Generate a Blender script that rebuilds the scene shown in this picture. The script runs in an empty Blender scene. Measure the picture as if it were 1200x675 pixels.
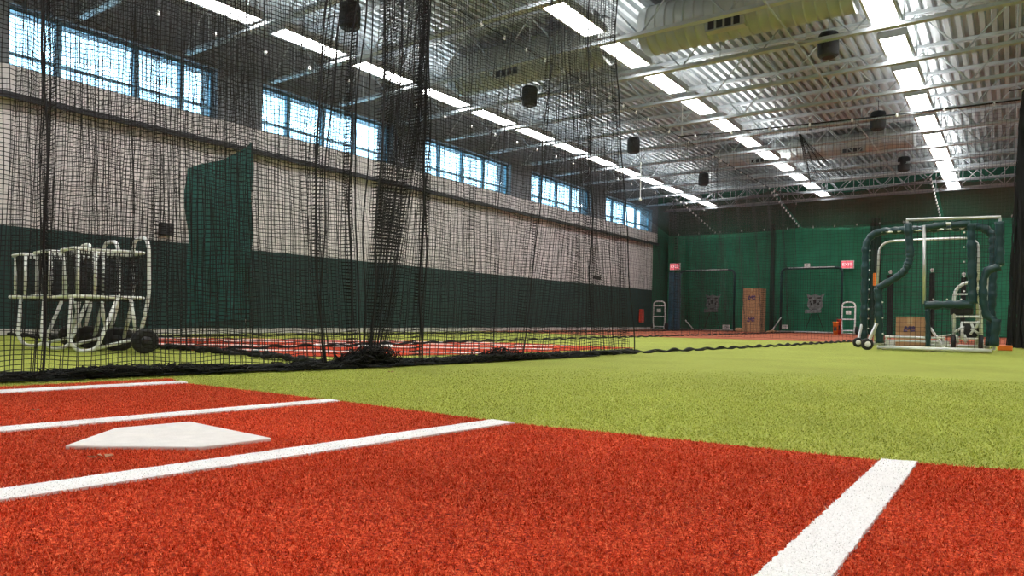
import bpy, bmesh, math, random
from mathutils import Vector, Matrix
random.seed(7)
C = bpy.context.scene.collection
# ---------------------------------------------------------------- camera model (metres; floor is z = 0)
FOC, PIT, ROL, YAW, SHX, SHY, CH = 832.63, -0.0115, 0.01704, 0.61697, -0.00594, 0.04427, 0.3335
_cy, _sy = math.cos(YAW), math.sin(YAW)
_F = Vector((-_sy*math.cos(PIT), _cy*math.cos(PIT), math.sin(PIT)))
_R = Vector((_cy, _sy, 0)); _U = _R.cross(_F)
_R2 = _R*math.cos(ROL)+_U*math.sin(ROL); _U2 = -_R*math.sin(ROL)+_U*math.cos(ROL)
_C = Vector((0, 0, CH))
def ray(u, v): return _F + _R2*((u-(600+1000*SHX))/FOC) - _U2*((v-(337.5+1000*SHY))/FOC)
def onz(u, v, z=0.0):
    d = ray(u, v); return _C + d*((z-CH)/d.z)
def onx(u, v, x):
    d = ray(u, v); return _C + d*(x/d.x)
def ony(u, v, y):
    d = ray(u, v); return _C + d*(y/d.y)
cam = bpy.data.cameras.new('camera'); co = bpy.data.objects.new('camera', cam); C.objects.link(co)
M3 = Matrix((_R2, _U2, -_F)).transposed()
co.matrix_world = Matrix.Translation(_C) @ M3.to_4x4()
cam.sensor_width = 36; cam.sensor_fit = 'HORIZONTAL'; cam.lens = FOC/1200*36
cam.shift_x = -SHX*1000/1200; cam.shift_y = SHY*1000/1200; cam.clip_start = .02; cam.clip_end = 300
cam.dof.use_dof = False
bpy.context.scene.camera = co
# ---------------------------------------------------------------- materials
def new_mat(name):
    m = bpy.data.materials.new(name); m.use_nodes = True
    return m, m.node_tree.nodes, m.node_tree.links, m.node_tree.nodes['Principled BSDF']
def mat(name, col, rough=.6, metal=0., noise=.0, nscale=30., bump=0., bscale=80., spec=None):
    m, n, l, b = new_mat(name)
    b.inputs['Base Color'].default_value = (*col, 1); b.inputs['Roughness'].default_value = rough; b.inputs['Metallic'].default_value = metal
    if spec is not None: b.inputs['Specular IOR Level'].default_value = spec
    tc = n.new('ShaderNodeTexCoord')
    if noise > 0:
        t = n.new('ShaderNodeTexNoise'); t.inputs['Scale'].default_value = nscale; t.inputs['Detail'].default_value = 4
        l.new(tc.outputs['Object'], t.inputs['Vector'])
        r = n.new('ShaderNodeValToRGB')
        r.color_ramp.elements[0].position = .3; r.color_ramp.elements[1].position = .7
        r.color_ramp.elements[0].color = (*[c*(1-noise) for c in col], 1); r.color_ramp.elements[1].color = (*[min(1, c*(1+noise)) for c in col], 1)
        l.new(t.outputs['Fac'], r.inputs['Fac']); l.new(r.outputs['Color'], b.inputs['Base Color'])
    if bump > 0:
        t = n.new('ShaderNodeTexNoise'); t.inputs['Scale'].default_value = bscale; t.inputs['Detail'].default_value = 3
        l.new(tc.outputs['Object'], t.inputs['Vector'])
        bp = n.new('ShaderNodeBump'); bp.inputs['Strength'].default_value = bump; bp.inputs['Distance'].default_value = .01
        l.new(t.outputs['Fac'], bp.inputs['Height']); l.new(bp.outputs['Normal'], b.inputs['Normal'])
    return m
def turf(name, c0, c1, c2, scale, patch=.25, bstr=.6):
    """short synthetic turf: fine fibre flecks of three tones, broad worn patches, strong fine bump"""
    m, n, l, b = new_mat(name)
    b.inputs['Roughness'].default_value = .9; b.inputs['Specular IOR Level'].default_value = .12
    tc = n.new('ShaderNodeTexCoord')
    t = n.new('ShaderNodeTexNoise'); t.inputs['Scale'].default_value = scale; t.inputs['Detail'].default_value = 5; t.inputs['Roughness'].default_value = .75
    l.new(tc.outputs['Object'], t.inputs['Vector'])
    r = n.new('ShaderNodeValToRGB'); e = r.color_ramp.elements
    e[0].position = .36; e[0].color = (*c0, 1); e[1].position = .62; e[1].color = (*c2, 1)
    x = e.new(.49); x.color = (*c1, 1)
    l.new(t.outputs['Fac'], r.inputs['Fac'])
    t2 = n.new('ShaderNodeTexNoise'); t2.inputs['Scale'].default_value = 1.3; t2.inputs['Detail'].default_value = 6; t2.inputs['Roughness'].default_value = .6
    l.new(tc.outputs['Object'], t2.inputs['Vector'])
    mr = n.new('ShaderNodeMapRange'); mr.inputs['From Min'].default_value = .3; mr.inputs['From Max'].default_value = .7
    mr.inputs['To Min'].default_value = 1-patch; mr.inputs['To Max'].default_value = 1+patch*.5
    l.new(t2.outputs['Fac'], mr.inputs['Value'])
    mx = n.new('ShaderNodeMix'); mx.data_type = 'RGBA'; mx.blend_type = 'MULTIPLY'; mx.inputs['Factor'].default_value = 1
    l.new(r.outputs['Color'], mx.inputs['A'])
    cb = n.new('ShaderNodeCombineColor'); [l.new(mr.outputs['Result'], cb.inputs[i]) for i in range(3)]
    l.new(cb.outputs['Color'], mx.inputs['B']); l.new(mx.outputs['Result'], b.inputs['Base Color'])
    t3 = n.new('ShaderNodeTexNoise'); t3.inputs['Scale'].default_value = scale*.8; t3.inputs['Detail'].default_value = 3
    l.new(tc.outputs['Object'], t3.inputs['Vector'])
    bp = n.new('ShaderNodeBump'); bp.inputs['Strength'].default_value = bstr; bp.inputs['Distance'].default_value = .006
    l.new(t3.outputs['Fac'], bp.inputs['Height']); l.new(bp.outputs['Normal'], b.inputs['Normal'])
    return m
def emit(name, col, s):
    m, n, l, b = new_mat(name); n.remove(b)
    e = n.new('ShaderNodeEmission'); e.inputs['Color'].default_value = (*col, 1); e.inputs['Strength'].default_value = s
    l.new(e.outputs[0], n['Material Output'].inputs['Surface']); return m
M_green = turf('green_turf', (.10, .14, .018), (.31, .35, .055), (.54, .565, .16), 150, .14, .5)
M_redglare = turf('glare_red_turf', (.16, .03, .018), (.40, .11, .06), (.56, .20, .12), 150, .2, .5)  # far red turf dulled and browned: distance glare put into the colour
M_red = turf('red_turf', (.075, .005, .003), (.46, .030, .007), (.88, .15, .05), 150, .22, .9)
M_redf = turf('red_turf_fibre', (.16, .012, .006), (.74, .075, .022), (1.0, .34, .16), 190, .2, .1)
M_greenf = turf('green_turf_fibre', (.16, .22, .03), (.50, .56, .10), (.78, .82, .26), 190, .14, .1)
M_whitef = mat('white_turf_fibre', (.95, .94, .93), .8)
M_white = turf('white_turf', (.74, .73, .72), (.88, .87, .87), (.95, .95, .94), 220, .05, .4)
M_plate = mat('plate_rubber', (.80, .77, .74), .6, noise=.06, nscale=25, bump=.1, bscale=200)
M_thread = mat('net_thread', (.012, .012, .013), .8)
M_thread2 = mat('far_net_thread', (.018, .020, .020), .8)
M_rope = mat('black_rope', (.010, .011, .011), .85, bump=.5, bscale=150)
M_silver = mat('galvanised_pipe', (.62, .63, .63), .35, .75, noise=.08, nscale=15)
M_whitetube = mat('pale_coated_tube', (.82, .84, .83), .4, .15, noise=.08, nscale=20)
M_black = mat('black_rubber', (.014, .014, .015), .6)
M_bag = mat('dark_bag_mesh', (.030, .033, .036), .9, noise=.4, nscale=60, bump=.6, bscale=120)
M_pad = mat('green_vinyl_pad', (.005, .037, .042), .42, noise=.15, nscale=9, bump=.5, bscale=18)
M_tarp = mat('green_tarp', (.018, .11, .095), .75, noise=.18, nscale=5, bump=.4, bscale=9)
M_curtain = mat('green_curtain', (.020, .185, .098), .8, noise=.15, nscale=2.5, bump=.3, bscale=6)
M_wallgreen = mat('far_wall_green', (.018, .125, .072), .8, noise=.12, nscale=2)
M_darkcurtain = mat('dark_curtain', (.018, .055, .038), .85, noise=.2, nscale=3)
M_steel = mat('painted_steel', (.42, .46, .49), .5, .2, noise=.06, nscale=8)
M_duct = mat('spiral_duct', (.385, .41, .40), .45, .2, noise=.05, nscale=6)
M_speaker = mat('speaker_grille', (.022, .022, .026), .7, bump=.3, bscale=200)
M_housing = mat('light_housing', (.40, .41, .41), .5, .2)
M_card = mat('cardboard', (.46, .25, .13), .85, noise=.12, nscale=14, bump=.1, bscale=40)
M_tape = mat('packing_tape', (.55, .36, .2), .4)
M_ink = mat('box_ink', (.10, .06, .16), .8)
M_dark = mat('dark_metal', (.03, .03, .035), .5, .3)
M_orange = mat('orange_plastic', (.85, .20, .02), .5)
M_redp = mat('red_plastic', (.62, .05, .03), .45)
M_offwhite = mat('white_plastic', (.75, .75, .73), .5)
M_exit = emit('exit_red', (.95, .16, .20), 1.0)
M_lamp = emit('lamp_diffuser', (1.0, .985, .96), 21.0)
M_up = emit('added_uplight_glow', (1.0, .985, .96), 17.0)  # upward glow added to the fixtures to brighten the roof deck
M_emblem = mat('emblem_grey', (.13, .145, .145), .7, noise=.35, nscale=14)
M_emblemd = mat('emblem_black', (.012, .014, .014), .7)
M_teal = mat('blue_vinyl', (.03, .085, .13), .28, noise=.3, nscale=7, bump=.5, bscale=12)
M_debris = mat('dry_leaf', (.42, .22, .12), .9)
# ---------------------------------------------------------------- mesh building
class MB:
    def __init__(s): s.v = []; s.f = []
    def quad(s, a, b, c, d):
        i = len(s.v); s.v += [tuple(a), tuple(b), tuple(c), tuple(d)]; s.f.append((i, i+1, i+2, i+3)); return s
    def box(s, lo, hi, rot=None, org=None):
        i = len(s.v); P = [Vector((x, y, z)) for x in (lo[0], hi[0]) for y in (lo[1], hi[1]) for z in (lo[2], hi[2])]
        if rot is not None:
            o = Vector(org); P = [rot @ (p-o)+o for p in P]
        s.v += [tuple(p) for p in P]
        s.f += [tuple(i+k for k in q) for q in ((0, 1, 3, 2), (4, 6, 7, 5), (0, 4, 5, 1), (2, 3, 7, 6), (0, 2, 6, 4), (1, 5, 7, 3))]; return s
    def tube(s, pts, r, n=8, cap=True, closed=False):
        pts = [Vector(p) for p in pts]; m = len(pts); rr = r if isinstance(r, (list, tuple)) else [r]*m
        prev = None; i0 = len(s.v)
        for k, p in enumerate(pts):
            a = pts[(k-1) % m] if (k > 0 or closed) else p; b = pts[(k+1) % m] if (k < m-1 or closed) else p
            t = (b-a); t = t.normalized() if t.length > 1e-9 else Vector((0, 0, 1))
            if prev is None:
                up = Vector((0, 0, 1)) if abs(t.z) < .9 else Vector((1, 0, 0)); x = t.cross(up).normalized()
            else:
                x = prev - t*prev.dot(t); x = x.normalized() if x.length > 1e-6 else t.orthogonal().normalized()
            prev = x; y = t.cross(x)
            for j in range(n):
                a_ = 2*math.pi*j/n; q = p + x*(rr[k]*math.cos(a_)) + y*(rr[k]*math.sin(a_)); s.v.append(tuple(q))
        for k in range(m-1 if not closed else m):
            for j in range(n):
                k2 = (k+1) % m
                s.f.append((i0+k*n+j, i0+k*n+(j+1) % n, i0+k2*n+(j+1) % n, i0+k2*n+j))
        if cap and not closed:
            s.f.append(tuple(i0+j for j in range(n))[::-1]); s.f.append(tuple(i0+(m-1)*n+j for j in range(n)))
        return s
    def lathe(s, prof, org, axis='z', n=20):
        """prof: list of (r, h) turned about axis through org"""
        i0 = len(s.v); o = Vector(org)
        ax = axis if isinstance(axis, Vector) else {'x': Vector((1, 0, 0)), 'y': Vector((0, 1, 0)), 'z': Vector((0, 0, 1))}[axis]
        e1 = ax.orthogonal().normalized(); e2 = ax.cross(e1)
        for r, h in prof:
            for j in range(n):
                a = 2*math.pi*j/n; s.v.append(tuple(o+ax*h+e1*(r*math.cos(a))+e2*(r*math.sin(a))))
        for k in range(len(prof)-1):
            for j in range(n): s.f.append((i0+k*n+j, i0+k*n+(j+1) % n, i0+(k+1)*n+(j+1) % n, i0+(k+1)*n+j))
        s.f.append(tuple(i0+j for j in range(n))[::-1]); s.f.append(tuple(i0+(len(prof)-1)*n+j for j in range(n)))
        return s
    def prism(s, poly, thick):
        """poly: 3D planar points; thickened along thick vector"""
        i = len(s.v); n = len(poly); t = Vector(thick)
        s.v += [tuple(p) for p in poly] + [tuple(Vector(p)+t) for p in poly]
        s.f.append(tuple(range(i, i+n))); s.f.append(tuple(range(i+n, i+2*n))[::-1])
        for k in range(n): s.f.append((i+k, i+(k+1) % n, i+n+(k+1) % n, i+n+k))
        return s
    def build(s, name, m, parent=None, smooth=False, loc=None, bevel=0):
        me = bpy.data.meshes.new(name); me.from_pydata(s.v, [], s.f)
        o = bpy.data.objects.new(name, me); C.objects.link(o); me.materials.append(m)
        if smooth: me.shade_smooth()
        if parent is not None: o.parent = parent; o.matrix_parent_inverse = parent.matrix_basis.inverted()
        if bevel:
            bv = o.modifiers.new('bevel', 'BEVEL'); bv.width = bevel; bv.segments = 2; bv.limit_method = 'ANGLE'
        if not smooth and len(s.f) < 50000:
            pass
        bm = bmesh.new() if len(s.f) < 20000 else None
        if bm: bm.from_mesh(me); bmesh.ops.recalc_face_normals(bm, faces=bm.faces); bm.to_mesh(me); bm.free()
        return o
def thing(name, label, cat, loc=(0, 0, 0), rz=0, group=None):
    o = bpy.data.objects.new(name, None); C.objects.link(o); o.location = loc; o.rotation_euler.z = rz
    o.empty_display_size = .1; o['label'] = label; o['category'] = cat
    if group: o['group'] = group
    bpy.context.view_layer.update()
    return o
def tag(o, label, cat, group=None):
    o['label'] = label; o['category'] = cat
    if group: o['group'] = group
    return o
def struct(o): o['kind'] = 'structure'; return o
def copy_tree(o):
    r = o.copy(); C.objects.link(r)
    for ch in o.children:
        c = ch.copy(); C.objects.link(c); c.parent = r
        for g in ch.children:
            d = g.copy(); C.objects.link(d); d.parent = c
    return r
def lerp(a, b, t): return a+(b-a)*t
def arc(p0, corner, p1, n=6):
    p0, corner, p1 = Vector(p0), Vector(corner), Vector(p1)
    return [(p0*(1-t)**2 + corner*2*t*(1-t) + p1*t*t) for t in [k/n for k in range(n+1)]]
def rounded(pts, r, n=5):
    pts = [Vector(p) for p in pts]; out = [pts[0]]
    for a, b, c in zip(pts, pts[1:], pts[2:]):
        ra = min(r, (b-a).length*.45, (c-b).length*.45)
        out += arc(b+(a-b).normalized()*ra, b, b+(c-b).normalized()*ra, n)
    return out+[pts[-1]]
ORD = ['first', 'second', 'third', 'fourth', 'fifth', 'sixth', 'seventh', 'eighth', 'ninth', 'tenth', 'eleventh', 'twelfth', 'thirteenth', 'fourteenth', 'fifteenth', 'sixteenth', 'seventeenth', 'eighteenth', 'nineteenth', 'twentieth']
# ================================================================ THE ROOM
XW, ZD = -10.33, 4.92            # window wall, underside of roof deck
XR, YB, YF = 5.5, -5.5, 24.9     # right wall, wall behind the camera, far wall
struct(MB().box((XW-.4, YB, -.1), (XR, YF+.4, 0)).build('floor', M_green))
# near red pad
e = [onz(u, v) for u, v in ((217, 450), (397, 471), (597, 497), (830, 520.5), (1052, 543.5), (1200, 553.5))]
def flat(poly, z0, z1, name, m):
    return struct(MB().prism([(p[0], p[1], z0) for p in poly], (0, 0, z1-z0)).build(name, m))
tl, tl2 = onz(0, 454.5), onz(200, 444.5)
poly = [(-3.56, YB+.3), (XR-.3, YB+.3), (XR-.3, 2.3), (1.5, 2.08)] + [(p.x, p.y) for p in reversed(e)] + [(tl2.x, tl2.y), (tl.x, tl.y), (-3.6, .4)]
flat(poly, 0, .004, 'floor_red_pad', M_red)
def quadline(a, b, c, d, ext, name):
    """a,b = far end corners, c,d = near end corners (picture points) ; near end stretched on by ext metres"""
    a, b, c, d = [onz(*p) for p in (a, b, c, d)]
    c = c+(c-b).normalized()*ext; d = d+(d-a).normalized()*ext
    rnd = random.Random(int(a.x*1000)); poly = []
    for p0, p1 in ((b, c), (c, d), (d, a), (a, b)):
        N = max(1, int((p1-p0).length/.006)); nn = (p1-p0).normalized().cross(Vector((0, 0, 1)))
        for k in range(N): poly.append(p0.lerp(p1, k/N)+nn*(rnd.uniform(-.0022, .0022) if k else 0))
    return flat(poly, .003, .0095, name, M_white)
quadline((213, 448.3), (220, 450.3), (0, 462.9), (0, 459.3), .8, 'floor_marking')
quadline((385, 470.2), (398, 472.2), (0, 509.4), (0, 503.6), .6, 'floor_marking')
quadline((577, 494.6), (603, 498.2), (0, 592), (0, 578.3), .5, 'floor_marking')
quadline((1032.5, 542), (1075.5, 545), (981, 675), (893, 675), .8, 'floor_marking')
pl = [onz(u, v) for u, v in ((223, 499), (318, 519), (235, 530), (76, 528.5), (135, 507))]
hp = MB().prism([(p.x, p.y, .003) for p in pl], (0, 0, .0105)).build('home_plate', M_plate, bevel=.003)
tag(hp, 'white rubber home plate set in the red turf between two white lines', 'home plate')
for u, v, s, lb in ((118, 541, .012, 'small dry brown leaf scrap on red turf just below the home plate'), (41, 484.5, .006, 'tiny pale crumb on red turf above the home plate'), (458, 438, .008, 'tiny dark crumb on green turf by the net hem')):
    p = onz(u, v); b = MB()
    for k in range(5):
        a = random.random()*6.28; q = Vector((p.x+math.cos(a)*s, p.y+math.sin(a)*s*.7, .009))
        b.prism([q, q+Vector((s*1.6*math.cos(a+1), s*1.6*math.sin(a+1), .003)), q+Vector((s*math.cos(a+2), s*math.sin(a+2), .004))], (0, 0, .002))
    tag(b.build('leaf_scrap', M_debris), lb, 'debris')
# second lane's red pad, inside the cage, and its white lines
pd = [(-9.6, 3.9), (-8.0, 3.62), (-5.9, 3.45), (-4.65, 3.45), (-4.25, 3.95), (-3.85, 5.3), (-3.62, 7.7), (-5.35, 7.7), (-7.0, 6.6), (-8.85, 5.0), (-9.6, 4.6)]
flat(pd, 0, .004, 'floor_red_pad', M_red)
for (a, b, w) in (((-8.6, 3.95), (-4.3, 7.5), .07), ((-7.3, 3.7), (-4.0, 6.5), .07), ((-9.1, 4.4), (-5.4, 7.45), .07), ((-5.9, 3.6), (-3.95, 5.2), .07), ((-6.1, 5.0), (-5.5, 5.6), .35)):
    a, b = Vector((*a, 0)), Vector((*b, 0)); n = (b-a).normalized().cross(Vector((0, 0, 1)))*w
    flat([a+n, b+n, b-n, a-n], .003, .0065, 'floor_marking', M_white)
# far red zone
flat([(XW+.02, 13.4), (-5.4, 13.2), (-3.0, 13.5), (-1.6, 14.0), (XR-.2, 14.6), (XR-.2, YF-.02), (XW+.02, YF-.02)], 0, .004, 'floor_red_pad', M_redglare)

# standing fibres of the turf close to the lens
def inside(x, y, poly):
    c = False; j = len(poly)-1
    for i in range(len(poly)):
        xi, yi = poly[i][0], poly[i][1]; xj, yj = poly[j][0], poly[j][1]
        if (yi > y) != (yj > y) and x < (xj-xi)*(y-yi)/(yj-yi)+xi: c = not c
        j = i
    return c
def lq(a, b, c, d, ext):
    a, b, c, d = [onz(*p) for p in (a, b, c, d)]
    return [(p.x, p.y) for p in (a, b, c+(c-b).normalized()*ext, d+(d-a).normalized()*ext)]
LQ = [lq((213, 448.3), (220, 450.3), (0, 462.9), (0, 459.3), .8), lq((385, 470.2), (398, 472.2), (0, 509.4), (0, 503.6), .6), lq((577, 494.6), (603, 498.2), (0, 592), (0, 578.3), .5), lq((1032.5, 542), (1075.5, 545), (981, 675), (893, 675), .8)]
rnd = random.Random(99); piles = {'r': MB(), 'w': MB(), 'g': MB()}
PLP = [(p.x, p.y) for p in pl]; PADP = poly
cell = .25; gx = -4.0
while gx < 4.2:
    gy = .2
    while gy < 5.2:
        cx_, cy2 = gx+cell/2, gy+cell/2
        rel = Vector((cx_, cy2, 0))-_C; dep = rel.dot(_F)
        if dep > .15:
            u = 600+1000*SHX+FOC*rel.dot(_R2)/dep; v = 337.5+1000*SHY-FOC*rel.dot(_U2)/dep; mg = 160/dep
            if -mg < u < 1200+mg and v < 675+mg*1.5:
                dens = 62000 if dep < 1.0 else (42000 if dep < 1.7 else 24000*max(0, min(1, (4.8-dep)/2.4)))
                for _ in range(int(dens*cell*cell)):
                    x, y = gx+cell*rnd.random(), gy+cell*rnd.random()
                    if inside(x, y, PLP): continue
                    if inside(x, y, PADP): k = 'w' if any(inside(x+rnd.gauss(0, .0018), y+rnd.gauss(0, .0018), q) for q in LQ) else 'r'
                    else:
                        if rnd.random() < .3: continue
                        k = 'g'
                    a = rnd.random()*6.283; w_ = .0011*(1 if dep < 1.2 else 1.5); h = rnd.uniform(.0045, .0085); ln = rnd.uniform(.002, .007); b_ = rnd.random()*6.283
                    z0 = .006 if k == 'w' else (.0035 if k == 'r' else 0.)
                    if k == 'w': h *= .85
                    dx, dy = math.cos(a)*w_, math.sin(a)*w_; m_ = piles[k]; i_ = len(m_.v)
                    m_.v += [(x-dx, y-dy, z0), (x+dx, y+dy, z0), (x+math.cos(b_)*ln, y+math.sin(b_)*ln, z0+h)]; m_.f.append((i_, i_+1, i_+2))
        gy += cell
    gx += cell
for k, (m_, nm) in {'r': (M_redf, 'floor_red_pile'), 'w': (M_whitef, 'floor_white_pile'), 'g': (M_greenf, 'floor_green_pile')}.items():
    me = bpy.data.meshes.new(nm); me.from_pydata(piles[k].v, [], piles[k].f); me.materials.append(m_)
    o = bpy.data.objects.new(nm, me); C.objects.link(o); struct(o)

# ---- window wall (openings z 3.38..4.15)
WZ0, WZ1 = 3.375, 4.15
WIN = [(3.625, 6.46), (7.286, 10.344), (11.26, 14.497), (15.42, 18.65), (19.584, 23.0)]
def wall_material():
    m, n, l, b = new_mat('block_wall'); b.inputs['Roughness'].default_value = .75
    g = n.new('ShaderNodeNewGeometry'); sx = n.new('ShaderNodeSeparateXYZ'); l.new(g.outputs['Position'], sx.inputs[0])
    cv = n.new('ShaderNodeCombineXYZ'); l.new(sx.outputs['Y'], cv.inputs['X']); l.new(sx.outputs['Z'], cv.inputs['Y'])
    br = n.new('ShaderNodeTexBrick'); br.inputs['Scale'].default_value = 1; br.inputs['Brick Width'].default_value = .4; br.inputs['Row Height'].default_value = .2
    br.inputs['Mortar Size'].default_value = .008; br.inputs['Color1'].default_value = (1, 1, 1, 1); br.inputs['Color2'].default_value = (.94, .94, .94, 1); br.inputs['Mortar'].default_value = (.72, .72, .72, 1)
    l.new(cv.outputs[0], br.inputs['Vector'])
    r = n.new('ShaderNodeValToRGB'); r.color_ramp.interpolation = 'CONSTANT'; e = r.color_ramp.elements
    e[0].position = 0; e[0].color = (.013, .046, .043, 1); e[1].position = 1.375/5; e[1].color = (.70, .66, .65, 1)
    x = e.new(3.37/5); x.color = (.19, .205, .23, 1)
    dv = n.new('ShaderNodeMath'); dv.operation = 'DIVIDE'; dv.inputs[1].default_value = 5; l.new(sx.outputs['Z'], dv.inputs[0]); l.new(dv.outputs[0], r.inputs['Fac'])
    mx = n.new('ShaderNodeMix'); mx.data_type = 'RGBA'; mx.blend_type = 'MULTIPLY'; mx.inputs['Factor'].default_value = 1
    l.new(r.outputs['Color'], mx.inputs['A']); l.new(br.outputs['Color'], mx.inputs['B']); l.new(mx.outputs['Result'], b.inputs['Base Color'])
    bp = n.new('ShaderNodeBump'); bp.inputs['Strength'].default_value = .4; bp.inputs['Distance'].default_value = .01
    l.new(br.outputs['Fac'], bp.inputs['Height']); bp.invert = True; l.new(bp.outputs['Normal'], b.inputs['Normal'])
    return m
M_block = wall_material()
YE = 23.35                       # the block wall ends here, before the far corner
b = MB(); b.box((XW-.35, YB, 0), (XW, YE, 3.0)); b.box((XW-.35, YB, 3.0), (XW+.10, YE+.15, WZ0)); b.box((XW-.35, YB, WZ1), (XW+.10, YE+.15, ZD+.3))
ys = [YB]+[y for w in WIN for y in w]+[YE+.15]
# a further window stands behind the camera's left edge, as the row goes on
ys = [YB, -.35, 2.5]+ys[1:]
for k in range(0, len(ys)-1, 2): b.box((XW-.35, ys[k], WZ0), (XW+.10, ys[k+1], WZ1))
struct(b.build('wall_left', M_block))
struct(MB().box((XW+.10, YB, 2.96), (XW+.16, YE+.15, 3.03)).build('ledge_shadow_1', M_dark))  # dark strip put in for the shadow line under the jutting band
struct(MB().box((XW, YB, 0), (XW+.025, YE, .085)).build('baseboard_left', mat('base_grey', (.55, .53, .52), .6)))
struct(MB().box((XW-.35, YE, 0), (XW-.05, YF+.3, ZD+.3)).build('wall_left_recess', M_wallgreen))
M_frame = mat('window_frame', (.10, .20, .26), .4, .4)
mg, n, l, bb = new_mat('window_glass'); n.remove(bb)
tr = n.new('ShaderNodeBsdfTransparent'); tr.inputs['Color'].default_value = (.86, .96, .98, 1); gl = n.new('ShaderNodeBsdfGlossy'); gl.inputs['Roughness'].default_value = .05
mxs = n.new('ShaderNodeMixShader'); mxs.inputs[0].default_value = .08; l.new(tr.outputs[0], mxs.inputs[1]); l.new(gl.outputs[0], mxs.inputs[2]); l.new(mxs.outputs[0], n['Material Output'].inputs['Surface'])
M_glass = mg
for i, (y0, y1) in enumerate(WIN+[(-.35, 2.5)]):
    w = bpy.data.objects.new('window_%d' % (i+1), None); C.objects.link(w); w.location = (XW, (y0+y1)/2, WZ0); w['kind'] = 'structure'
    bpy.context.view_layer.update()
    xf = XW-.05; zt = WZ0+.19*1.0
    f = MB(); t = .045
    f.box((xf-.03, y0, WZ0), (xf+.03, y0+t, WZ1)).box((xf-.03, y1-t, WZ0), (xf+.03, y1, WZ1)).box((xf-.03, y0, WZ1-t), (xf+.03, y1, WZ1)).box((xf-.03, y0, WZ0), (xf+.03, y1, WZ0+t))
    f.build('window_frame', M_frame, w)
    cols = [0, .215, .575, .82, 1.0] if i == 0 else [0, .2, .45, .7, 1.0]
    for c in cols[1:-1]:
        yy = lerp(y0, y1, c); MB().box((xf-.035, yy-.035, WZ0), (xf+.035, yy+.035, WZ1)).build('mullion', M_frame, w)
    MB().box((xf-.025, y0, zt-.018), (xf+.025, y1, zt+.018)).build('transom', M_frame, w)
    MB().box((xf-.005, y0, WZ0), (xf+.005, y1, WZ1)).build('pane', M_glass, w)
# ---- other walls
struct(MB().box((XW-.4, YF, 0), (XR+.3, YF+.3, ZD+.3)).build('wall_far', M_wallgreen))
M_paint = mat('painted_block', (.55, .53, .51), .8)
struct(MB().box((XR, YB, 0), (XR+.3, YF+.3, ZD+.3)).build('wall_right', M_paint))
struct(MB().box((XW-.4, YB-.3, 0), (XR+.3, YB, ZD+.3)).build('wall_back', M_paint))
# ---- roof deck: flutes run along y
mdk = mat('roof_deck', (.44, .475, .49), .34, .4, noise=.05, nscale=4)
b = MB(); x = XW-.35; P = .15; prof = []
while x < XR+.3:
    prof += [(x, ZD), (x+.062, ZD), (x+.078, ZD+.075), (x+.134, ZD+.075)]; x += P
i0 = 0
for px, pz in prof: b.v += [(px, YB-.2, pz), (px, YF+.3, pz)]
for k in range(len(prof)-1): b.f.append((2*k, 2*k+1, 2*k+3, 2*k+2))
struct(b.build('ceiling', mdk))
# ---- bar joists across the room
JY = [10.453+1.5103*k for k in range(-10, 10)]
def joist(y):
    b = MB(); zb, zt = 4.20, ZD-.005
    for dy in (-.045, .012): b.box((XW+.1, y+dy, zb), (XR, y+dy+.033, zb+.045))
    for dy in (-.05, .012): b.box((XW+.1, y+dy, zt-.05), (XR, y+dy+.038, zt))
    b.box((XW+.1, y-.05, zb-.002), (XR, y+.05, zb+.006))
    x = XW+.12; k = 0
    while x < XR-.6:
        b.tube([(x, y, zb+.02), (x+.6, y, zt-.03)] if k % 2 == 0 else [(x, y, zt-.03), (x+.6, y, zb+.02)], .0125, 5, False)
        if k % 2 == 0: b.tube([(x+.6, y, zb+.02), (x+.6, y, zt-.03)], .009, 5, False)
        x += .6; k += 1
    return b
jb = joist(0).build('roof_joist', M_steel); struct(jb); jb.location.y = JY[0]
for y in JY[1:]:
    o = jb.copy(); C.objects.link(o); o.location.y = y
# deep end truss by the far wall
b = MB()
for z in (4.28, 4.52, 4.86): b.box((XW+.1, 24.24, z), (XR, 24.33, z+.05))
x = XW+.2; k = 0
while x < XR-.7:
    b.tube([(x, 24.28, 4.3), (x+.55, 24.28, 4.88)] if k % 2 == 0 else [(x, 24.28, 4.88), (x+.55, 24.28, 4.3)], .014, 5, False)
    b.tube([(x+.55, 24.28, 4.3), (x+.55, 24.28, 4.88)], .01, 5, False); x += .55; k += 1
struct(b.build('roof_truss', mat('truss_paint', (.68, .70, .70), .5)))
# ---- ceiling strip lights: three rows seen (running on over the camera), plus an unseen row added for foreground light
lt = thing('ceiling_light', 'x', 'ceiling light', (0, 0, 0), 0, 'strip lights hung in rows under the roof')
hb = MB(); hb.box((-.175, -.565, 4.33), (.175, .565, 4.39)); hb.box((-.185, -.565, 4.285), (-.155, .565, 4.34)); hb.box((.155, -.565, 4.285), (.185, .565, 4.34))
hb.box((-.185, -.585, 4.285), (.185, -.565, 4.37)); hb.box((-.185, .565, 4.285), (.185, .585, 4.37)); hb.build('housing', M_housing, lt)
MB().box((-.152, -.56, 4.30), (.152, .56, 4.329)).build('diffuser', M_lamp, lt)
MB().box((-.10, -.52, 4.3905), (.10, .52, 4.396)).build('added_uplight', M_up, lt)  # added glowing strip on top of the housing, lights the deck
for sy in (-.5, .5): MB().tube([(0, sy, 4.39), (0, sy, ZD)], .004, 4).build('hanger_wire', M_steel, lt)
rows = [(-8.46, 23.44, 13, 17, 'in the row nearest the window wall'), (-4.80, 23.29, 11, 18, 'in the middle row'), (-1.42, 23.70, 10, 18, 'in the row above the padded screens'), (2.1, 23.5, 0, 18, 'in the unseen added row beyond the black curtain')]
first = True
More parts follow.
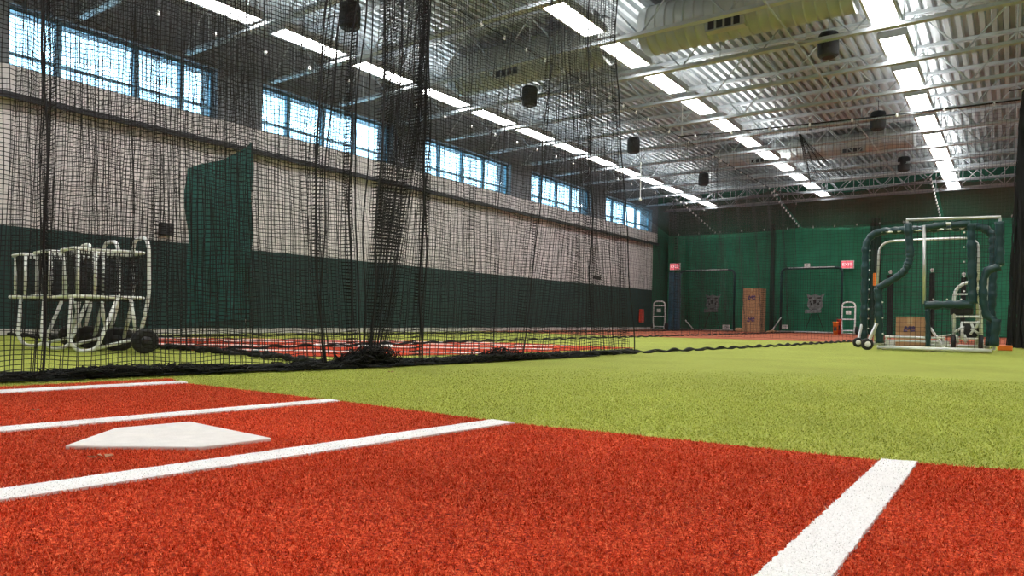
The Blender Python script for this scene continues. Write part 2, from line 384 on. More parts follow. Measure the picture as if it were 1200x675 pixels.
for rx, ry, nv, nn, where in rows:
    for k in range(nn):
        o = lt if first else copy_tree(lt); first = False
        o.location = (rx, ry-1.5103*k, 0)
        o['label'] = ('%s strip light from the far wall %s' % (ORD[k], where)) if k else 'strip light closest to the far wall ' + where
# ---- spiral ducts with registers
def duct(y, x0, x1, r, zc, regs, label):
    t = thing('air_duct', label, 'duct', ((x0+x1)/2, y, zc))
    b = MB(); pr = []; x = x0
    while x < x1: pr += [(r, x), (r, x+.11), (r+.012, x+.115), (r+.012, x+.13), (r, x+.135)]; x += .14
    b.lathe(pr, (0, y, zc), 'x', 28).build('duct_body', M_duct, t, True)
    for rx in regs:
        g = MB().box((rx-.26, y-r*.90, zc-r*.92), (rx+.26, y-r*.5, zc-r*.45)).build('register', M_duct, t)
        s = MB()
        for q in range(4): s.box((rx-.22+q*.115, y-r*.93, zc-r*.86), (rx-.22+q*.115+.08, y-r*.88, zc-r*.54))
        s.build('grille_slot', M_dark, g)
    b = MB(); x = x0+.5
    while x < x1:
        b.tube([(x, y, zc+r), (x, y, ZD)], .006, 4); x += 1.5
    b.build('duct_hanger', M_steel, t)
duct(9.70, -4.45, -1.75, .34, 4.555, (-3.2,), 'large pale spiral duct crossing under the roof between the middle and bright light rows')
duct(9.70, -8.0, -5.15, .34, 4.555, (-6.75,), 'large pale spiral duct seen through the near net, closer to the window wall')
duct(18.75, -6.5, -1.9, .27, 4.64, (-3.15, -5.3), 'beige spiral duct crossing under the roof far down the hall')
# conduit running down the hall
a, b_ = onz(945, 42, 4.45), onz(1062, 225, 4.45)
xx = a.x
tag(MB().tube([(xx, 5.0, 4.16), (xx, 23.8, 4.16)], .014, 6).build('conduit', M_steel), 'thin grey conduit running under the joists toward the far wall', 'conduit')
# ---- hanging loudspeakers
SP = [(-7.08, 6.34, 'loudspeaker hung closest to the camera, near the window side'), (-6.96, 10.38, 'second loudspeaker down the hall on the window side'), (-6.93, 14.52, 'third loudspeaker down the hall on the window side'), (-6.96, 19.01, 'farthest loudspeaker on the window side'),
      (-2.16, 10.69, 'loudspeaker hung beside the bright middle lights, closest on that side'), (-2.15, 15.16, 'second loudspeaker beside the bright lights down the hall'), (-2.2, 19.59, 'farthest loudspeaker beside the bright lights')]
s0 = None
for x, y, lb in SP:
    if s0 is None:
        s0 = thing('loudspeaker', 'x', 'loudspeaker', (0, 0, 0), 0, 'loudspeakers hung from the roof')
        b = MB(); n = 14
        prof = [(.115, -.17), (.135, -.15), (.14, 0), (.135, .12), (.115, .16)]
        b.lathe(prof, (0, 0, 4.22), 'z', n).build('cabinet', M_speaker, s0, True)
        MB().lathe([(.09, -.012), (.10, 0), (.09, .012)], (0, 0, 4.05), 'z', n).build('grille', M_dark, s0)
        MB().tube([(0, 0, 4.37), (0, 0, ZD)], .006, 5).build('bracket', M_dark, s0)
        o = s0
    else: o = copy_tree(s0)
    o.location = (x, y, 0); o['label'] = 'black ' + lb

# ================================================================ NETS
def net_mesh(threads, nz, r, name, m, parent=None, P=None):
    """threads: list of functions v->Vector (v 0 floor .. 1 top). Builds vertical threads and the cross threads between them as real 3-sided cords"""
    V = []; Fs = []
    cols = [[f(k/nz) for k in range(nz+1)] for f in threads]
    c3 = [(r*math.cos(a), r*math.sin(a)) for a in (.5, 2.6, 4.7)]
    for c in cols:
        i0 = len(V)
        for p in c:
            for (a, b) in c3: V.append((p[0]+a, p[1]+b, p[2]))
        for k in range(nz):
            q = i0+k*3
            Fs += [(q, q+1, q+4, q+3), (q+1, q+2, q+5, q+4), (q+2, q, q+3, q+5)]
    for k in range(nz+1):
        i0 = len(V)
        for j, c in enumerate(cols):
            p = c[k]; d = cols[min(j+1, len(cols)-1)][k]-cols[max(j-1, 0)][k]; h = math.hypot(d[0], d[1]) or 1
            nx, ny = -d[1]/h, d[0]/h
            for (a, b) in c3: V.append((p[0]+a*nx, p[1]+a*ny, p[2]+b))
        for j in range(len(cols)-1):
            q = i0+j*3
            Fs += [(q, q+1, q+4, q+3), (q+1, q+2, q+5, q+4), (q+2, q, q+3, q+5)]
    me = bpy.data.meshes.new(name); me.from_pydata(V, [], Fs); me.materials.append(m)
    o = bpy.data.objects.new(name, me); C.objects.link(o)
    if parent is not None: o.parent = parent; o.matrix_parent_inverse = parent.matrix_basis.inverted()
    return o
def lane_net(name, label, path, bands, ztop, r, nz, zb=.03, wav=.02, m=None, wob=.006, cat='net'):
    """bands: list of ((s_bottom, s_mid, s_top), threads up to the next column, out-of-plane swing); the lean of each fold is followed up the net"""
    t = thing(name, label, cat, path(bands[0][0][0]))
    rnd = random.Random(int(sum(b[0][0] for b in bands)*100)); fs = []
    for (c0, n, amp), (c1, _, _) in zip(bands, bands[1:]):
        for q in range(n):
            tt = q/n
            if amp > .02: tt = min(1, max(0, tt+.35*math.sin(q*2.3)/max(1, n)*2.2))
            c = [lerp(a, b, tt) for a, b in zip(c0, c1)]
            off = amp*math.sin(q*2.1+c0[0]*5); ph = rnd.random()*6.28
            def f(v, c=c, off=off, ph=ph):
                w = min(v, .62); a, b, d = 0., .30, .62
                s = c[0]*(w-b)*(w-d)/((a-b)*(a-d)) + c[1]*(w-a)*(w-d)/((b-a)*(b-d)) + c[2]*(w-a)*(w-b)/((d-a)*(d-b))
                s += wav*.4*math.sin(v*7+c[0]*3.1)*math.sin(v*3.14) + wob*math.sin(v*23+ph)
                p = path(s); nrm = path.normal(s)
                o = off*(.7+.5*math.sin(v*4+ph*.3)) + wav*math.sin(c[0]*4.3+v*5) + wob*math.sin(v*31+ph*2)
                return Vector((p[0]+nrm[0]*o, p[1]+nrm[1]*o, zb+(ztop-zb)*v+.008*math.sin(c[0]*13+v*40)))
            fs.append(f)
    net_mesh(fs, nz, r, 'netting', m or M_thread, t)
    return t
def pxbands(path, cols, cell):
    """cols: ((u at floor, u at mid height, u at the top of the picture), threads or None for the plain spacing, swing)"""
    out = []
    for (us, n, amp) in cols:
        out.append([tuple(path.at_px(u, v) for u, v in zip(us, (425, 225, 5))), n, amp])
    for a, b in zip(out, out[1:]):
        if a[1] is None: a[1] = max(1, round(abs(b[0][0]-a[0][0])/cell))
    return out
def sbands(s0, s1, cell, folds):
    """plain spacing with gathered folds: (s at floor, s at top, width, threads, swing)"""
    out = [[(s0, s0, s0), None, .01]]
    for (a, b, w, n, amp) in sorted(folds):
        m = (a+b)/2; out.append([(a-w/2, m-w/2, b-w/2), n, amp]); out.append([(a+w/2, m+w/2, b+w/2), None, .01])
    out.append([(s1, s1, s1), 1, .01])
    for a, b in zip(out, out[1:]):
        if a[1] is None: a[1] = max(1, round(abs(b[0][0]-a[0][0])/cell))
    return out
class Path:
    def __init__(s, pts):
        s.p = [Vector((x, y, 0)) for x, y in pts]; s.l = [0]
        for a, b in zip(s.p, s.p[1:]): s.l.append(s.l[-1]+(b-a).length)
        s.n = s.l[-1]
    def seg(s, d):
        for k in range(len(s.l)-1):
            if d <= s.l[k+1]: return k
        return len(s.l)-2
    def __call__(s, d):
        k = s.seg(d); a, b = s.p[k], s.p[k+1]; t = (d-s.l[k])/(s.l[k+1]-s.l[k]); return a+(b-a)*t
    def normal(s, d):
        k = s.seg(d); t = (s.p[k+1]-s.p[k]).normalized(); return Vector((t.y, -t.x, 0))
    def at_px(s, u, v):
        """arc position whose floor/plane point lies under picture column u at row v (closest)"""
        best = None
        d = ray(u, v)
        for k in range(400):
            q = s.n*k/399; p = s(q)
            # horizontal bearing match
            cr = abs(d.x*p.y-d.y*p.x)/math.hypot(d.x, d.y)
            if best is None or cr < best[0]: best = (cr, q)
        return best[1]
near = Path([(-3.9, -.6), (-3.74, 1.3), (-3.52, 2.43), (-3.35, 3.26), (-3.19, 4.58), (-3.00, 6.35)])
ZT = 4.12
colsA = [((-60, -60, -60), None, .01), ((34, 44, 48), 9, .05), ((56, 62, 62), None, .01), ((150, 152, 155), 3, .02), ((158, 160, 163), None, .01), ((318, 312, 305), 2, .02), ((322, 316, 309), None, .01),
         ((372, 368, 384), 9, .04), ((384, 380, 404), None, .02), ((408, 402, 414), 8, .04), ((419, 413, 424), None, .02), ((424, 427, 432), 1, .01)]
bA = pxbands(near, colsA, .0215)
tA = lane_net('hanging_net', 'black netting panel hanging before the ball carts, left of the open gap', near, bA, ZT, .0021, 185, wav=.022)
sA0, sA1 = bA[0][0][0], bA[-1][0][0]
colsB = [((431, 442, 447), 32, .06), ((446, 474, 496), 10, .04), ((452, 480, 503), None, .012), ((484, 490, 489), 8, .04), ((493, 498, 498), None, .012), ((574, 580, 596), 2, .02), ((578, 584, 600), None, .01), ((603, 625, 640), 5, .03), ((611, 632, 645), None, .012),
         ((686, 688, 685), 5, .02), ((691, 692, 690), None, .01), ((714, 706, 702), 2, .01), ((717, 709, 705), None, .01), ((731, 727, 716), 7, .03), ((739, 732, 720), 1, .01)]
bB = pxbands(near, colsB, .0225)
tB = lane_net('hanging_net', 'black netting panel hanging right of the open gap, its free edge ending over green turf', near, bB, ZT, .0020, 178, wav=.026)
sB0 = bB[0][0][0]
def rope_col(path, us, parent, r=.005, seed=1, vs=(425, 225, 5)):
    c = [path.at_px(u, v) for u, v in zip(us, vs)]; pts = []
    for k in range(61):
        v = k/60; w = min(v, .62); a, b, d = 0., .30, .62
        q = c[0]*(w-b)*(w-d)/((a-b)*(a-d)) + c[1]*(w-a)*(w-d)/((b-a)*(b-d)) + c[2]*(w-a)*(w-b)/((d-a)*(d-b))
        q += .007*math.sin(v*31+seed)+.012*math.sin(v*9+seed*2); p = path(q); n_ = path.normal(q); o = -.03+.012*math.sin(v*24+seed*3)
        pts.append((p.x-n_.x*o, p.y-n_.y*o, .03+(ZT-.03)*v))
    return MB().tube(pts, r, 5).build('edge_rope', M_thread, parent)
for k, (us, r_) in enumerate((((372, 370, 386), .006), ((380, 378, 402), .005), ((412, 405, 420), .006), ((421, 414, 428), .005), ((425, 427, 436), .005), ((50, 48, 50), .006))): rope_col(near, us, tA, r_, k+1)
for k, (us, r_) in enumerate((((431, 442, 447), .007), ((437, 458, 470), .005), ((442, 470, 490), .004), ((488, 494, 496), .008), ((491, 497, 501), .005), ((607, 629, 642), .005), ((576, 582, 598), .003), ((688, 690, 688), .006), ((716, 708, 704), .003), ((739, 732, 720), .006))): rope_col(near, us, tB, r_, k+11)
# hems: heaped black rope and crumpled net on the floor
def hem(path, s0, s1, r, parent, n=3, amp=.03, z=.02, seed=1, name='hem', px=None):
    rnd = random.Random(seed); b = MB()
    for q in range(n):
        pts = []; k = 0; N = int((s1-s0)/.03); rad = []
        p1, p2, p3 = rnd.random()*6, rnd.random()*6, rnd.random()*6
        for k in range(N+1):
            s = s0+(s1-s0)*k/N; p = path(s); nr = path.normal(s)
            o = amp*(math.sin(s*5+p1)+.6*math.sin(s*13+p2)+.3*math.sin(s*31+p3))/1.5
            pts.append((p.x+nr.x*o, p.y+nr.y*o, z+.012*(1+math.sin(s*17+p2))*(1 if q else .4))); rad.append(r*(1+.35*math.sin(s*23+p3)))
        b.tube(pts, rad, 6)
    return b.build(name, M_rope, parent, True)
hem(near, sA0, sA1, .011, tA, 5, .035, .014, 3)
hem(near, sB0, near.n, .013, tB, 6, .04, .016, 5)
def tangle(path, s0, s1, w, h, parent, n, seed, name='crumpled_net', r=.0035):
    rnd = random.Random(seed); b = MB()
    for q in range(n):
        s = lerp(s0, s1, rnd.random()); pts = []
        o = rnd.uniform(-w, w)
        hh = h*(1-abs((s-(s0+s1)/2)/((s1-s0)/2))**2)*rnd.random()+.01
        p = path(s); nr = path.normal(s); c = Vector((p.x+nr.x*o, p.y+nr.y*o, hh*.6))
        a0 = rnd.random()*6.28; el = rnd.uniform(.02, .09)
        for k in range(7):
            a = a0+k*.9; pts.append((c.x+el*math.cos(a)*rnd.uniform(.5, 1.2), c.y+el*math.sin(a)*rnd.uniform(.5, 1.2), max(.006, c.z+hh*.5*math.sin(a*1.3))))
        b.tube(pts, r, 3, False)
    return b.build(name, M_rope, parent)
tangle(near, near.at_px(392, 425), near.at_px(468, 425), .08, .13, tB, 380, 11)
tangle(near, near.at_px(430, 425), near.at_px(690, 420), .09, .05, tB, 900, 12)
tangle(near, near.at_px(320, 425), near.at_px(388, 425), .10, .045, tA, 160, 13)
tangle(near, sA0, near.at_px(330, 425), .05, .055, tA, 900, 14)
tangle(near, near.at_px(560, 425), near.at_px(600, 420), .09, .10, tB, 120, 15)
# top cables with white clips
def cable(p0, p1, parent, nclip, sag=.0, name='top_cable', r=.006, clips=True, c0=0., c1=1.):
    p0, p1 = Vector(p0), Vector(p1); pts = []
    N = 24
    for k in range(N+1): t = k/N; q = p0.lerp(p1, t); q.z -= sag*4*t*(1-t); pts.append(q)
    MB().tube(pts, r, 5).build(name, M_rope, parent)
    if clips:
        for k in range(nclip):
            t = lerp(c0, c1, (k+.5)/nclip); q = p0.lerp(p1, t); q.z -= sag*4*t*(1-t)
            MB().lathe([(.008, -.035), (.022, -.025), (.025, 0), (.016, .025), (.006, .035)], q+Vector((0, 0, -.01)), 'z', 6).build('clip', M_offwhite, parent)
for t_, a, b_ in ((tA, sA0, sA1), (tB, sB0, near.n)):
    cable((near(a).x, near(a).y, ZT), (near(b_).x, near(b_).y, ZT), t_, int((b_-a)/.55))
# low run of the near net going on down the hall: rope hem on the floor
ext = Path([(-3.0, 6.35), (-2.8, 8.0), (-2.61, 9.65), (-2.45, 12.0), (-2.29, 14.4)])
th = thing('rope_hem', 'long black rope lying on green turf from the net edge toward the far lanes', 'rope', ext(0))
hem(ext, 0, ext.n, .011, th, 2, .007, .010, 8, 'rope')
# cross net behind the ball carts
crossA = Path([(-10.1, 3.62), (-8.0, 3.5), (-6.37, 3.42), (-4.64, 3.30), (-3.62, 3.05)])
cc = [((-90, -90, -90), None, .01), ((47, 50, 53), 11, .05), ((62, 64, 66), None, .01), ((113, 116, 120), 4, .03), ((120, 123, 127), None, .01), ((168, 172, 176), 7, .04), ((178, 182, 186), None, .01), ((300, 300, 300), 1, .01)]
bC = [[tuple(crossA.at_px(u, v) for u, v in zip(us, (398, 225, 60))), n, a] for us, n, a in cc]
for a, b in zip(bC, bC[1:]):
    if a[1] is None: a[1] = max(1, round(abs(b[0][0]-a[0][0])/.036))
tC = lane_net('hanging_net', 'black netting crossing behind the ball carts, dark hem on the turf at their wheels', crossA, bC, ZT, .0021, 112, wav=.035)
hem(crossA, 0, crossA.n, .014, tC, 4, .03, .016, 21)
cable((-10.1, 3.62, ZT), (-3.62, 3.05, ZT), tC, 10)
# lengthwise cage nets
midn = Path([(-5.65, 3.42), (-5.65, 14.3), (-5.65, 23.8)])
tM = lane_net('hanging_net', 'black lengthwise net with white clips between the two batting lanes', midn, sbands(0, midn.n, .055, [(1.2, 1.0, .1, 6, .05), (3.9, 3.6, .1, 6, .05), (6.4, 6.6, .12, 7, .05), (10.4, 10.5, .1, 5, .05), (13, 13, .1, 5, .05), (17, 17, .1, 5, .05)]), ZT, .0019, 72, wav=.05, m=M_thread2)
hem(midn, 0, midn.n, .009, tM, 2, .015, .014, 22)
cable((-5.65, 3.42, ZT), (-5.65, 24.0, ZT), tM, 40)
wal = Path([(-8.9, 3.78), (-8.6, 14.3), (-8.6, 23.8)])
tW = lane_net('hanging_net', 'black lengthwise net hanging just inside the window wall', wal, sbands(0, wal.n, .062, [(2.2, 2.1, .1, 5, .05), (5.0, 5.2, .1, 5, .05), (9, 9, .1, 5, .05), (12, 12.2, .1, 5, .05), (16, 16, .1, 5, .05)]), ZT, .0019, 64, wav=.05, m=M_thread2)
hem(wal, 0, wal.n, .009, tW, 2, .015, .014, 23)
cable((-8.9, 3.6, ZT), (-8.6, 24.0, ZT), tW, 26)
# net right across the hall, with the gathered bundle at its end
cr2 = Path([(-5.50, 13.92), (-2.3, 14.3), (.05, 14.5)])
tX = lane_net('hanging_net', 'black netting hung right across the hall on a sagging cable behind the padded screens', cr2, sbands(0, cr2.n, .06, [(.6, .5, .08, 4, .03)]), 4.06, .0020, 68, wav=.04, m=M_thread2)
cable((-5.65, 13.9, 4.10), (.05, 14.5, 4.08), tX, 8, .03, r=.014)
# a loose swag of net caught up on the cross cable
tG = thing('net_swag', 'dark loose triangular swag of net hanging below the cross cable, right of the middle lights', 'net', ony(938, 157, 14.0))
b = MB(); p0 = ony(937, 157, 14.0)
for k in range(26):
    tt = k/25; p1 = ony(lerp(949, 1006, tt**1.5), lerp(214, 206, tt), 14.0); pts = []
    for q in range(9):
        v = q/8; p = p0.lerp(p1, v); pts.append((p.x+.015*math.sin(v*9+k), 14.0+.03*math.sin(k), p.z-.10*math.sin(v*3.14)*(.3+tt)))
    b.tube(pts, .0035, 3, False)
for q in range(1, 22):
    v = q/22; pts = []
    for k in range(9):
        tt = k/8; p1 = ony(lerp(949, 1006, tt**1.5), lerp(214, 206, tt), 14.0); p = p0.lerp(p1, v); pts.append((p.x, 14.0+.02*math.sin(k+q), p.z-.10*math.sin(v*3.14)*(.3+tt)))
    b.tube(pts, .003, 3, False)
b.build('netting', M_thread, tG)
for u, v0, v1, lb in ((800, 113, 158, 'thin white cord hanging from the clip cable beside the fourth middle light'), (911, 196, 228, 'thin white cord hanging from the clip cable near the end truss'), (751, 190, 233, 'thin white cord hanging above the last window')):
    p, p2 = onx(u, v0, -5.6), onx(u, v1, -5.6)
    tag(MB().tube([(p.x, p.y, p.z), (p.x, p.y+.01, (p.z+p2.z)/2), (p.x, p.y, p2.z)], .009, 5).lathe([(.01, 0), (.035, .03), (.01, .07)], (p.x, p.y, p2.z-.05), 'z', 6).build('pull_cord', M_offwhite), lb, 'cord')
tR = thing('gathered_net', 'thick black bundle of netting drawn together beside the padded screens', 'net', (.16, 13.2, 0))
b = MB(); rnd = random.Random(5)
for q in range(190):
    a = rnd.random()*6.28; rr = math.sqrt(rnd.random()); pts = []; ph = rnd.random()*6.28
    for k in range(15):
        v = k/14; R_ = lerp(.22, .115, v)*(1 if v < .96 else .8)
        a2 = a+.35*math.sin(v*5+ph)
        pts.append((.16+R_*rr*math.cos(a2)+.012*math.sin(v*37+ph), 13.2+R_*rr*math.sin(a2)+.012*math.cos(v*41+ph), .01+3.86*v))
    b.tube(pts, .0055, 3, False)
b.build('netting', M_thread, tR)
b = MB()
for q in range(9):
    a = q*.7; b.lathe([(.008, -.02), (.02, 0), (.008, .02)], (.16+.09*math.cos(a), 13.2+.09*math.sin(a), 3.88), 'z', 6)
b.build('clip', M_offwhite, tR)
MB().tube([(-.1, 13.2, 3.9), (.9, 13.2, 3.93)], .01, 5).build('top_cable', M_rope, tR)
tK = thing('black_curtain', 'black curtain hanging behind the gathered net bundle at the hall edge', 'curtain', (.9, 13.4, 0))
b = MB(); N = 60
for k in range(N+1):
    x = .42+1.6*k/N; y = 13.5+.05*math.sin(k*1.1)
    b.v += [(x, y, .03), (x, y, 4.15), (x, y+.012, .03), (x, y+.012, 4.15)]
for k in range(N):
    i = 4*k; b.f += [(i, i+4, i+5, i+1), (i+2, i+3, i+7, i+6), (i+1, i+5, i+7, i+3), (i, i+2, i+6, i+4)]
b.build('cloth', mat('black_cloth', (.006, .007, .007), .9), tK)

# ================================================================ FAR END: curtains, screens, boxes
def wavy_sheet(x0, x1, y, z0, z1, amp, wl, th=.015, ztl=None, nz=1):
    b = MB(); N = int((x1-x0)/(wl/8)); ztl = ztl or (lambda t: z1)
    rows_ = []
    for k in range(N+1):
        t = k/N; x = lerp(x0, x1, t); yy = y+amp*math.sin(2*math.pi*(x-x0)/wl)+amp*.5*math.sin(2*math.pi*(x-x0)/(wl*2.7))
        b.v += [(x, yy, z0), (x, yy, ztl(t)), (x, yy+th, z0), (x, yy+th, ztl(t))]
    for k in range(N):
        i = 4*k; b.f += [(i, i+4, i+5, i+1), (i+2, i+3, i+7, i+6), (i+1, i+5, i+7, i+3), (i, i+2, i+6, i+4)]
    return b
YC = 24.55
c = wavy_sheet(-10.25, -6.62, YC, .02, 3.38, .03, .5).build('green_backdrop', M_curtain)
tag(c, 'green backdrop curtain behind the lane screen with the box stack beside it', 'curtain')
c = wavy_sheet(-6.45, -3.62, YC-.05, .02, 3.45, .03, .5).build('green_backdrop', M_curtain)
tag(c, 'green backdrop curtain behind the screen with the white number tag', 'curtain')
c = wavy_sheet(-3.3, .4, YC-.03, .02, 3.25, .03, .45).build('green_backdrop', M_curtain)
tag(c, 'green backdrop curtain seen through the padded pitching screens', 'curtain')
for x0, x1, lb in ((-6.60, -6.47, 'narrow dark gap curtain between the two green backdrops behind the box stack'), (-3.6, -3.32, 'narrow dark gap curtain beside the exit sign and padded screens')):
    c = wavy_sheet(x0, x1, YC-.1, .02, 3.6, .02, .1).build('dark_drape', M_darkcurtain); tag(c, lb, 'curtain')
# dark fine nets sloping down from the end truss to the backdrops
mf, n, l, bb = new_mat('fine_dark_net'); bb.inputs['Base Color'].default_value = (.12, .125, .125, 1); bb.inputs['Roughness'].default_value = .9
tr = n.new('ShaderNodeBsdfTransparent'); mxs = n.new('ShaderNodeMixShader'); mxs.inputs[0].default_value = .62
l.new(tr.outputs[0], mxs.inputs[1]); l.new(bb.outputs[0], mxs.inputs[2]); l.new(mxs.outputs[0], n['Material Output'].inputs['Surface'])
for x0, x1, lb in ((-10.2, -5.7, 'fine dark net roof sloping down to the backdrop near the window wall'), (-5.6, -1.75, 'fine dark net roof sloping down to the backdrop with the number tag'), (-1.65, .5, 'fine dark net roof sloping down behind the padded screens')):
    t = thing('net_roof', lb, 'net', ((x0+x1)/2, 23, 3.5))
    b = MB(); N = 20
    for k in range(N+1):
        x = lerp(x0, x1, k/N); sg = -.28*4*(k/N)*(1-k/N)
        for q in range(9): v = q/8; b.v.append((x, lerp(21.0, 24.45, v), lerp(4.1, 3.42, v)+sg*(1-v*.6)*math.sin(max(v, .001)*3.14*.5+.9)))
    for k in range(N):
        for q in range(8): i = k*9+q; b.f.append((i, i+1, i+10, i+9))
    b.build('fine_netting', mf, t, True)
    cable((x0, 24.45, 3.44), (x1, 24.45, 3.44), t, 6, .0, 'edge_cable')
    if x0 < -9: cable((-8.45, 21.0, 4.05), (-8.45, 24.45, 3.40), t, 13, .0, 'side_cable')
    cable((x1, 21.0, 4.1), (x1, 24.45, 3.46), t, 13, .0, 'side_cable')

def P_(u, v, y): return ony(u, v, y)
def flatnet(poly, y, cell, r, parent, m=M_thread, name='netting'):
    """square-mesh net filling a polygon (list of (x,z)) at depth y"""
    def cuts(vals, axis):
        out = []
        for c in vals:
            hits = []
            for (a, b) in zip(poly, poly[1:]+poly[:1]):
                a1, b1 = a[axis], b[axis]
                if (a1 <= c < b1) or (b1 <= c < a1): t = (c-a1)/(b1-a1); hits.append(a[1-axis]+(b[1-axis]-a[1-axis])*t)
            hits.sort(); out.append((c, list(zip(hits[::2], hits[1::2]))))
        return out
    xs = [p[0] for p in poly]; zs = [p[1] for p in poly]; b = MB()
    def fr(a, bb, c): return [a+c*(k+.5) for k in range(int((bb-a)/c))]
    for c, sp in cuts(fr(min(xs), max(xs), cell), 0):
        for z0, z1 in sp: b.tube([(c, y, z0), (c, y+.01, (z0+z1)/2), (c, y, z1)], r, 3, False)
    for c, sp in cuts(fr(min(zs), max(zs), cell), 1):
        for x0, x1 in sp: b.tube([(x0, y, c), ((x0+x1)/2, y+.01, c), (x1, y, c)], r, 3, False)
    return b.build(name, m, parent)
def emblem(x, z, y, s, parent):
    """dark animal-head style target patch, generic: rough shield with two ear tufts over a lettered banner"""
    base = MB().prism([(x-.55*s, y, z+.62*s), (x-.25*s, y, z+.50*s), (x, y, z+.62*s), (x+.30*s, y, z+.48*s), (x+.62*s, y, z+.66*s), (x+.45*s, y, z+.2*s), (x+.52*s, y, z-.25*s), (x+.2*s, y, z-.62*s), (x-.22*s, y, z-.60*s), (x-.5*s, y, z-.2*s), (x-.42*s, y, z+.25*s)], (0, .02, 0)).build('target_patch', M_emblem, parent)
    b = MB()
    for (dx, dz, w, h) in ((-.28, .34, .20, .10), (.30, .34, .22, .10), (0, .08, .18, .30), (-.22, -.10, .10, .22), (.24, -.08, .10, .24), (0, -.42, .34, .06), (-.30, .08, .08, .10), (.33, .1, .07, .12)):
        b.prism([(x+(dx-w/2)*s, y-.012, z+(dz-h/2)*s), (x+(dx+w/2)*s, y-.012, z+(dz-h*.3)*s), (x+(dx+w*.35)*s, y-.012, z+(dz+h/2)*s), (x+(dx-w*.6)*s, y-.012, z+(dz+h*.4)*s)], (0, .008, 0))
    b.build('patch_print', M_emblemd, base)
    MB().prism([(x-.62*s, y-.014, z-.72*s), (x+.42*s, y-.014, z-.66*s), (x+.42*s, y-.014, z-.46*s), (x-.62*s, y-.014, z-.46*s)], (0, .01, 0)).build('patch_banner', M_emblem, base)
YS = 23.9
def lane_screen(u0, u1, vt, vb, label, eu, ev):
    a, c_ = P_(u0, vt, YS), P_(u1, vt, YS); x0, x1, zt = a.x, c_.x, (a.z+c_.z)/2
    t = thing('batting_screen', label, 'net screen', ((x0+x1)/2, YS, 0))
    pts = rounded([(x0, YS, .03), (x0, YS, zt), (x1, YS, zt), (x1, YS, .03)], .18)
    MB().tube(pts, .038, 8).build('padded_frame', M_pad, t, True)
    b = MB().tube([(x0+.22, YS-.02, zt+.012), (x1-.22, YS-.02, zt+.012)], .022, 6); b.build('top_rail', M_silver, t, True)
    MB().tube([(x0-.02, YS-.03, .04), (x1, YS-.03, .04)], .024, 6).build('bottom_rail', M_silver, t, True)
    MB().tube([(x0, YS-.03, .04), (x0-.02, YS-.55, .03)], .02, 6).tube([(x0+.03, YS-.03, .5), (x0-.16, YS-.45, .04)], .018, 6).build('floor_brace', M_silver, t)
    flatnet([(x0, .05), (x0, zt), (x1, zt), (x1, .05)], YS, .07, .003, t)
    p = P_(eu, ev, YS-.03); emblem(p.x, p.z, YS-.04, .46, t)
    for sgn in (-1, 1): MB().tube([(p.x+sgn*.1, YS-.03, p.z-.35), (p.x+sgn*.28, YS-.01, .06)], .01, 4).build('target_strap', M_emblemd, t)
    return t, x0, x1, zt
t1, ax0, ax1, azt = lane_screen(797, 861, 317, 386, 'green framed net screen with a dark target patch, beside the blue pad', 835, 355)
t2, bx0, bx1, bzt = lane_screen(916, 987, 314, 387, 'green framed net screen with a dark target patch, white tag on its top rail', 955, 355)
b = MB().tube([P_(803, 384, YS-.3)+Vector((0, 0, 0)), P_(814, 352+24, YS-.35)], .02, 6)
x = P_(805, 380, YS-.4)
MB().tube([(x.x-.02, YS-.5, .35), (x.x+.28, YS-.5, .03)], .022, 6).build('floor_brace', M_silver, t1)
def tagbox(u, v, y, w, h, lb, nm='number_tag'):
    p = P_(u, v, y); o = MB().box((p.x-w/2, y-.02, p.z-h/2), (p.x+w/2, y, p.z+h/2)).build(nm, M_offwhite, bevel=.004)
    d = MB(); [d.tube([(p.x-w*.2, y-.021, p.z+h*q), (p.x+w*.2, y-.021, p.z+h*q)], .007, 4) for q in (-.25, .05, .25)]
    d.build('print', M_dark, o); tag(o, lb, 'tag'); return o
tagbox(946, 311, YS-.04, .17, .12, 'white tag clipped to the top rail of the screen near the exit sign')
tagbox(920, 383, YS-.12, .18, .13, 'white tag low on the post of the screen near the box stack')
tagbox(851, 383, YS-.12, .24, .14, 'white tag low on the screen beside the box stack')
# blue pad leaning by the left screen
a = P_(785, 319, 23.2); c_ = P_(797, 386, 23.2)
t = thing('folded_mat', 'tall dark blue vinyl pad standing on end beside the first lane screen', 'mat', ((a.x+c_.x)/2, 23.6, 0))
for k in range(2):
    b = MB(); w = (c_.x-a.x)/2
    x0 = a.x+k*w; b.box((x0, 23.1+.03*k, .0), (x0+w*.96, 23.22+.03*k, a.z-.03*k)); b.build('mat_panel', M_teal, t, bevel=.03)
# exit signs
def exit_sign(u, v, lb):
    p = P_(u, v, 24.30); w, h = .34, .21
    t = thing('exit_sign', lb, 'exit sign', (p.x, 24.32, p.z))
    MB().box((p.x-w/2, 24.28, p.z-h/2), (p.x+w/2, 24.35, p.z+h/2)).build('sign_box', M_exit, t)
    MB().box((p.x-w/2-.02, 24.285, p.z-h/2-.02), (p.x+w/2+.02, 24.36, p.z+h/2+.02)).build('sign_frame', M_offwhite, t)
    cu = bpy.data.curves.new('exit_text', 'FONT'); cu.body = 'EXIT'; cu.size = .14; cu.align_x = 'CENTER'; cu.align_y = 'CENTER'; cu.extrude = .003
    to = bpy.data.objects.new('text', cu); C.objects.link(to); bpy.context.view_layer.update()
    me = bpy.data.meshes.new_from_object(to.evaluated_get(bpy.context.evaluated_depsgraph_get())); bpy.data.objects.remove(to)
    o = bpy.data.objects.new('lettering', me); C.objects.link(o); me.materials.clear(); me.materials.append(emit('exit_letters', (1, .75, .75), 1.2))
    o.parent = t; o.location = (0, -.045, 0); o.rotation_euler = (math.pi/2, 0, 0)
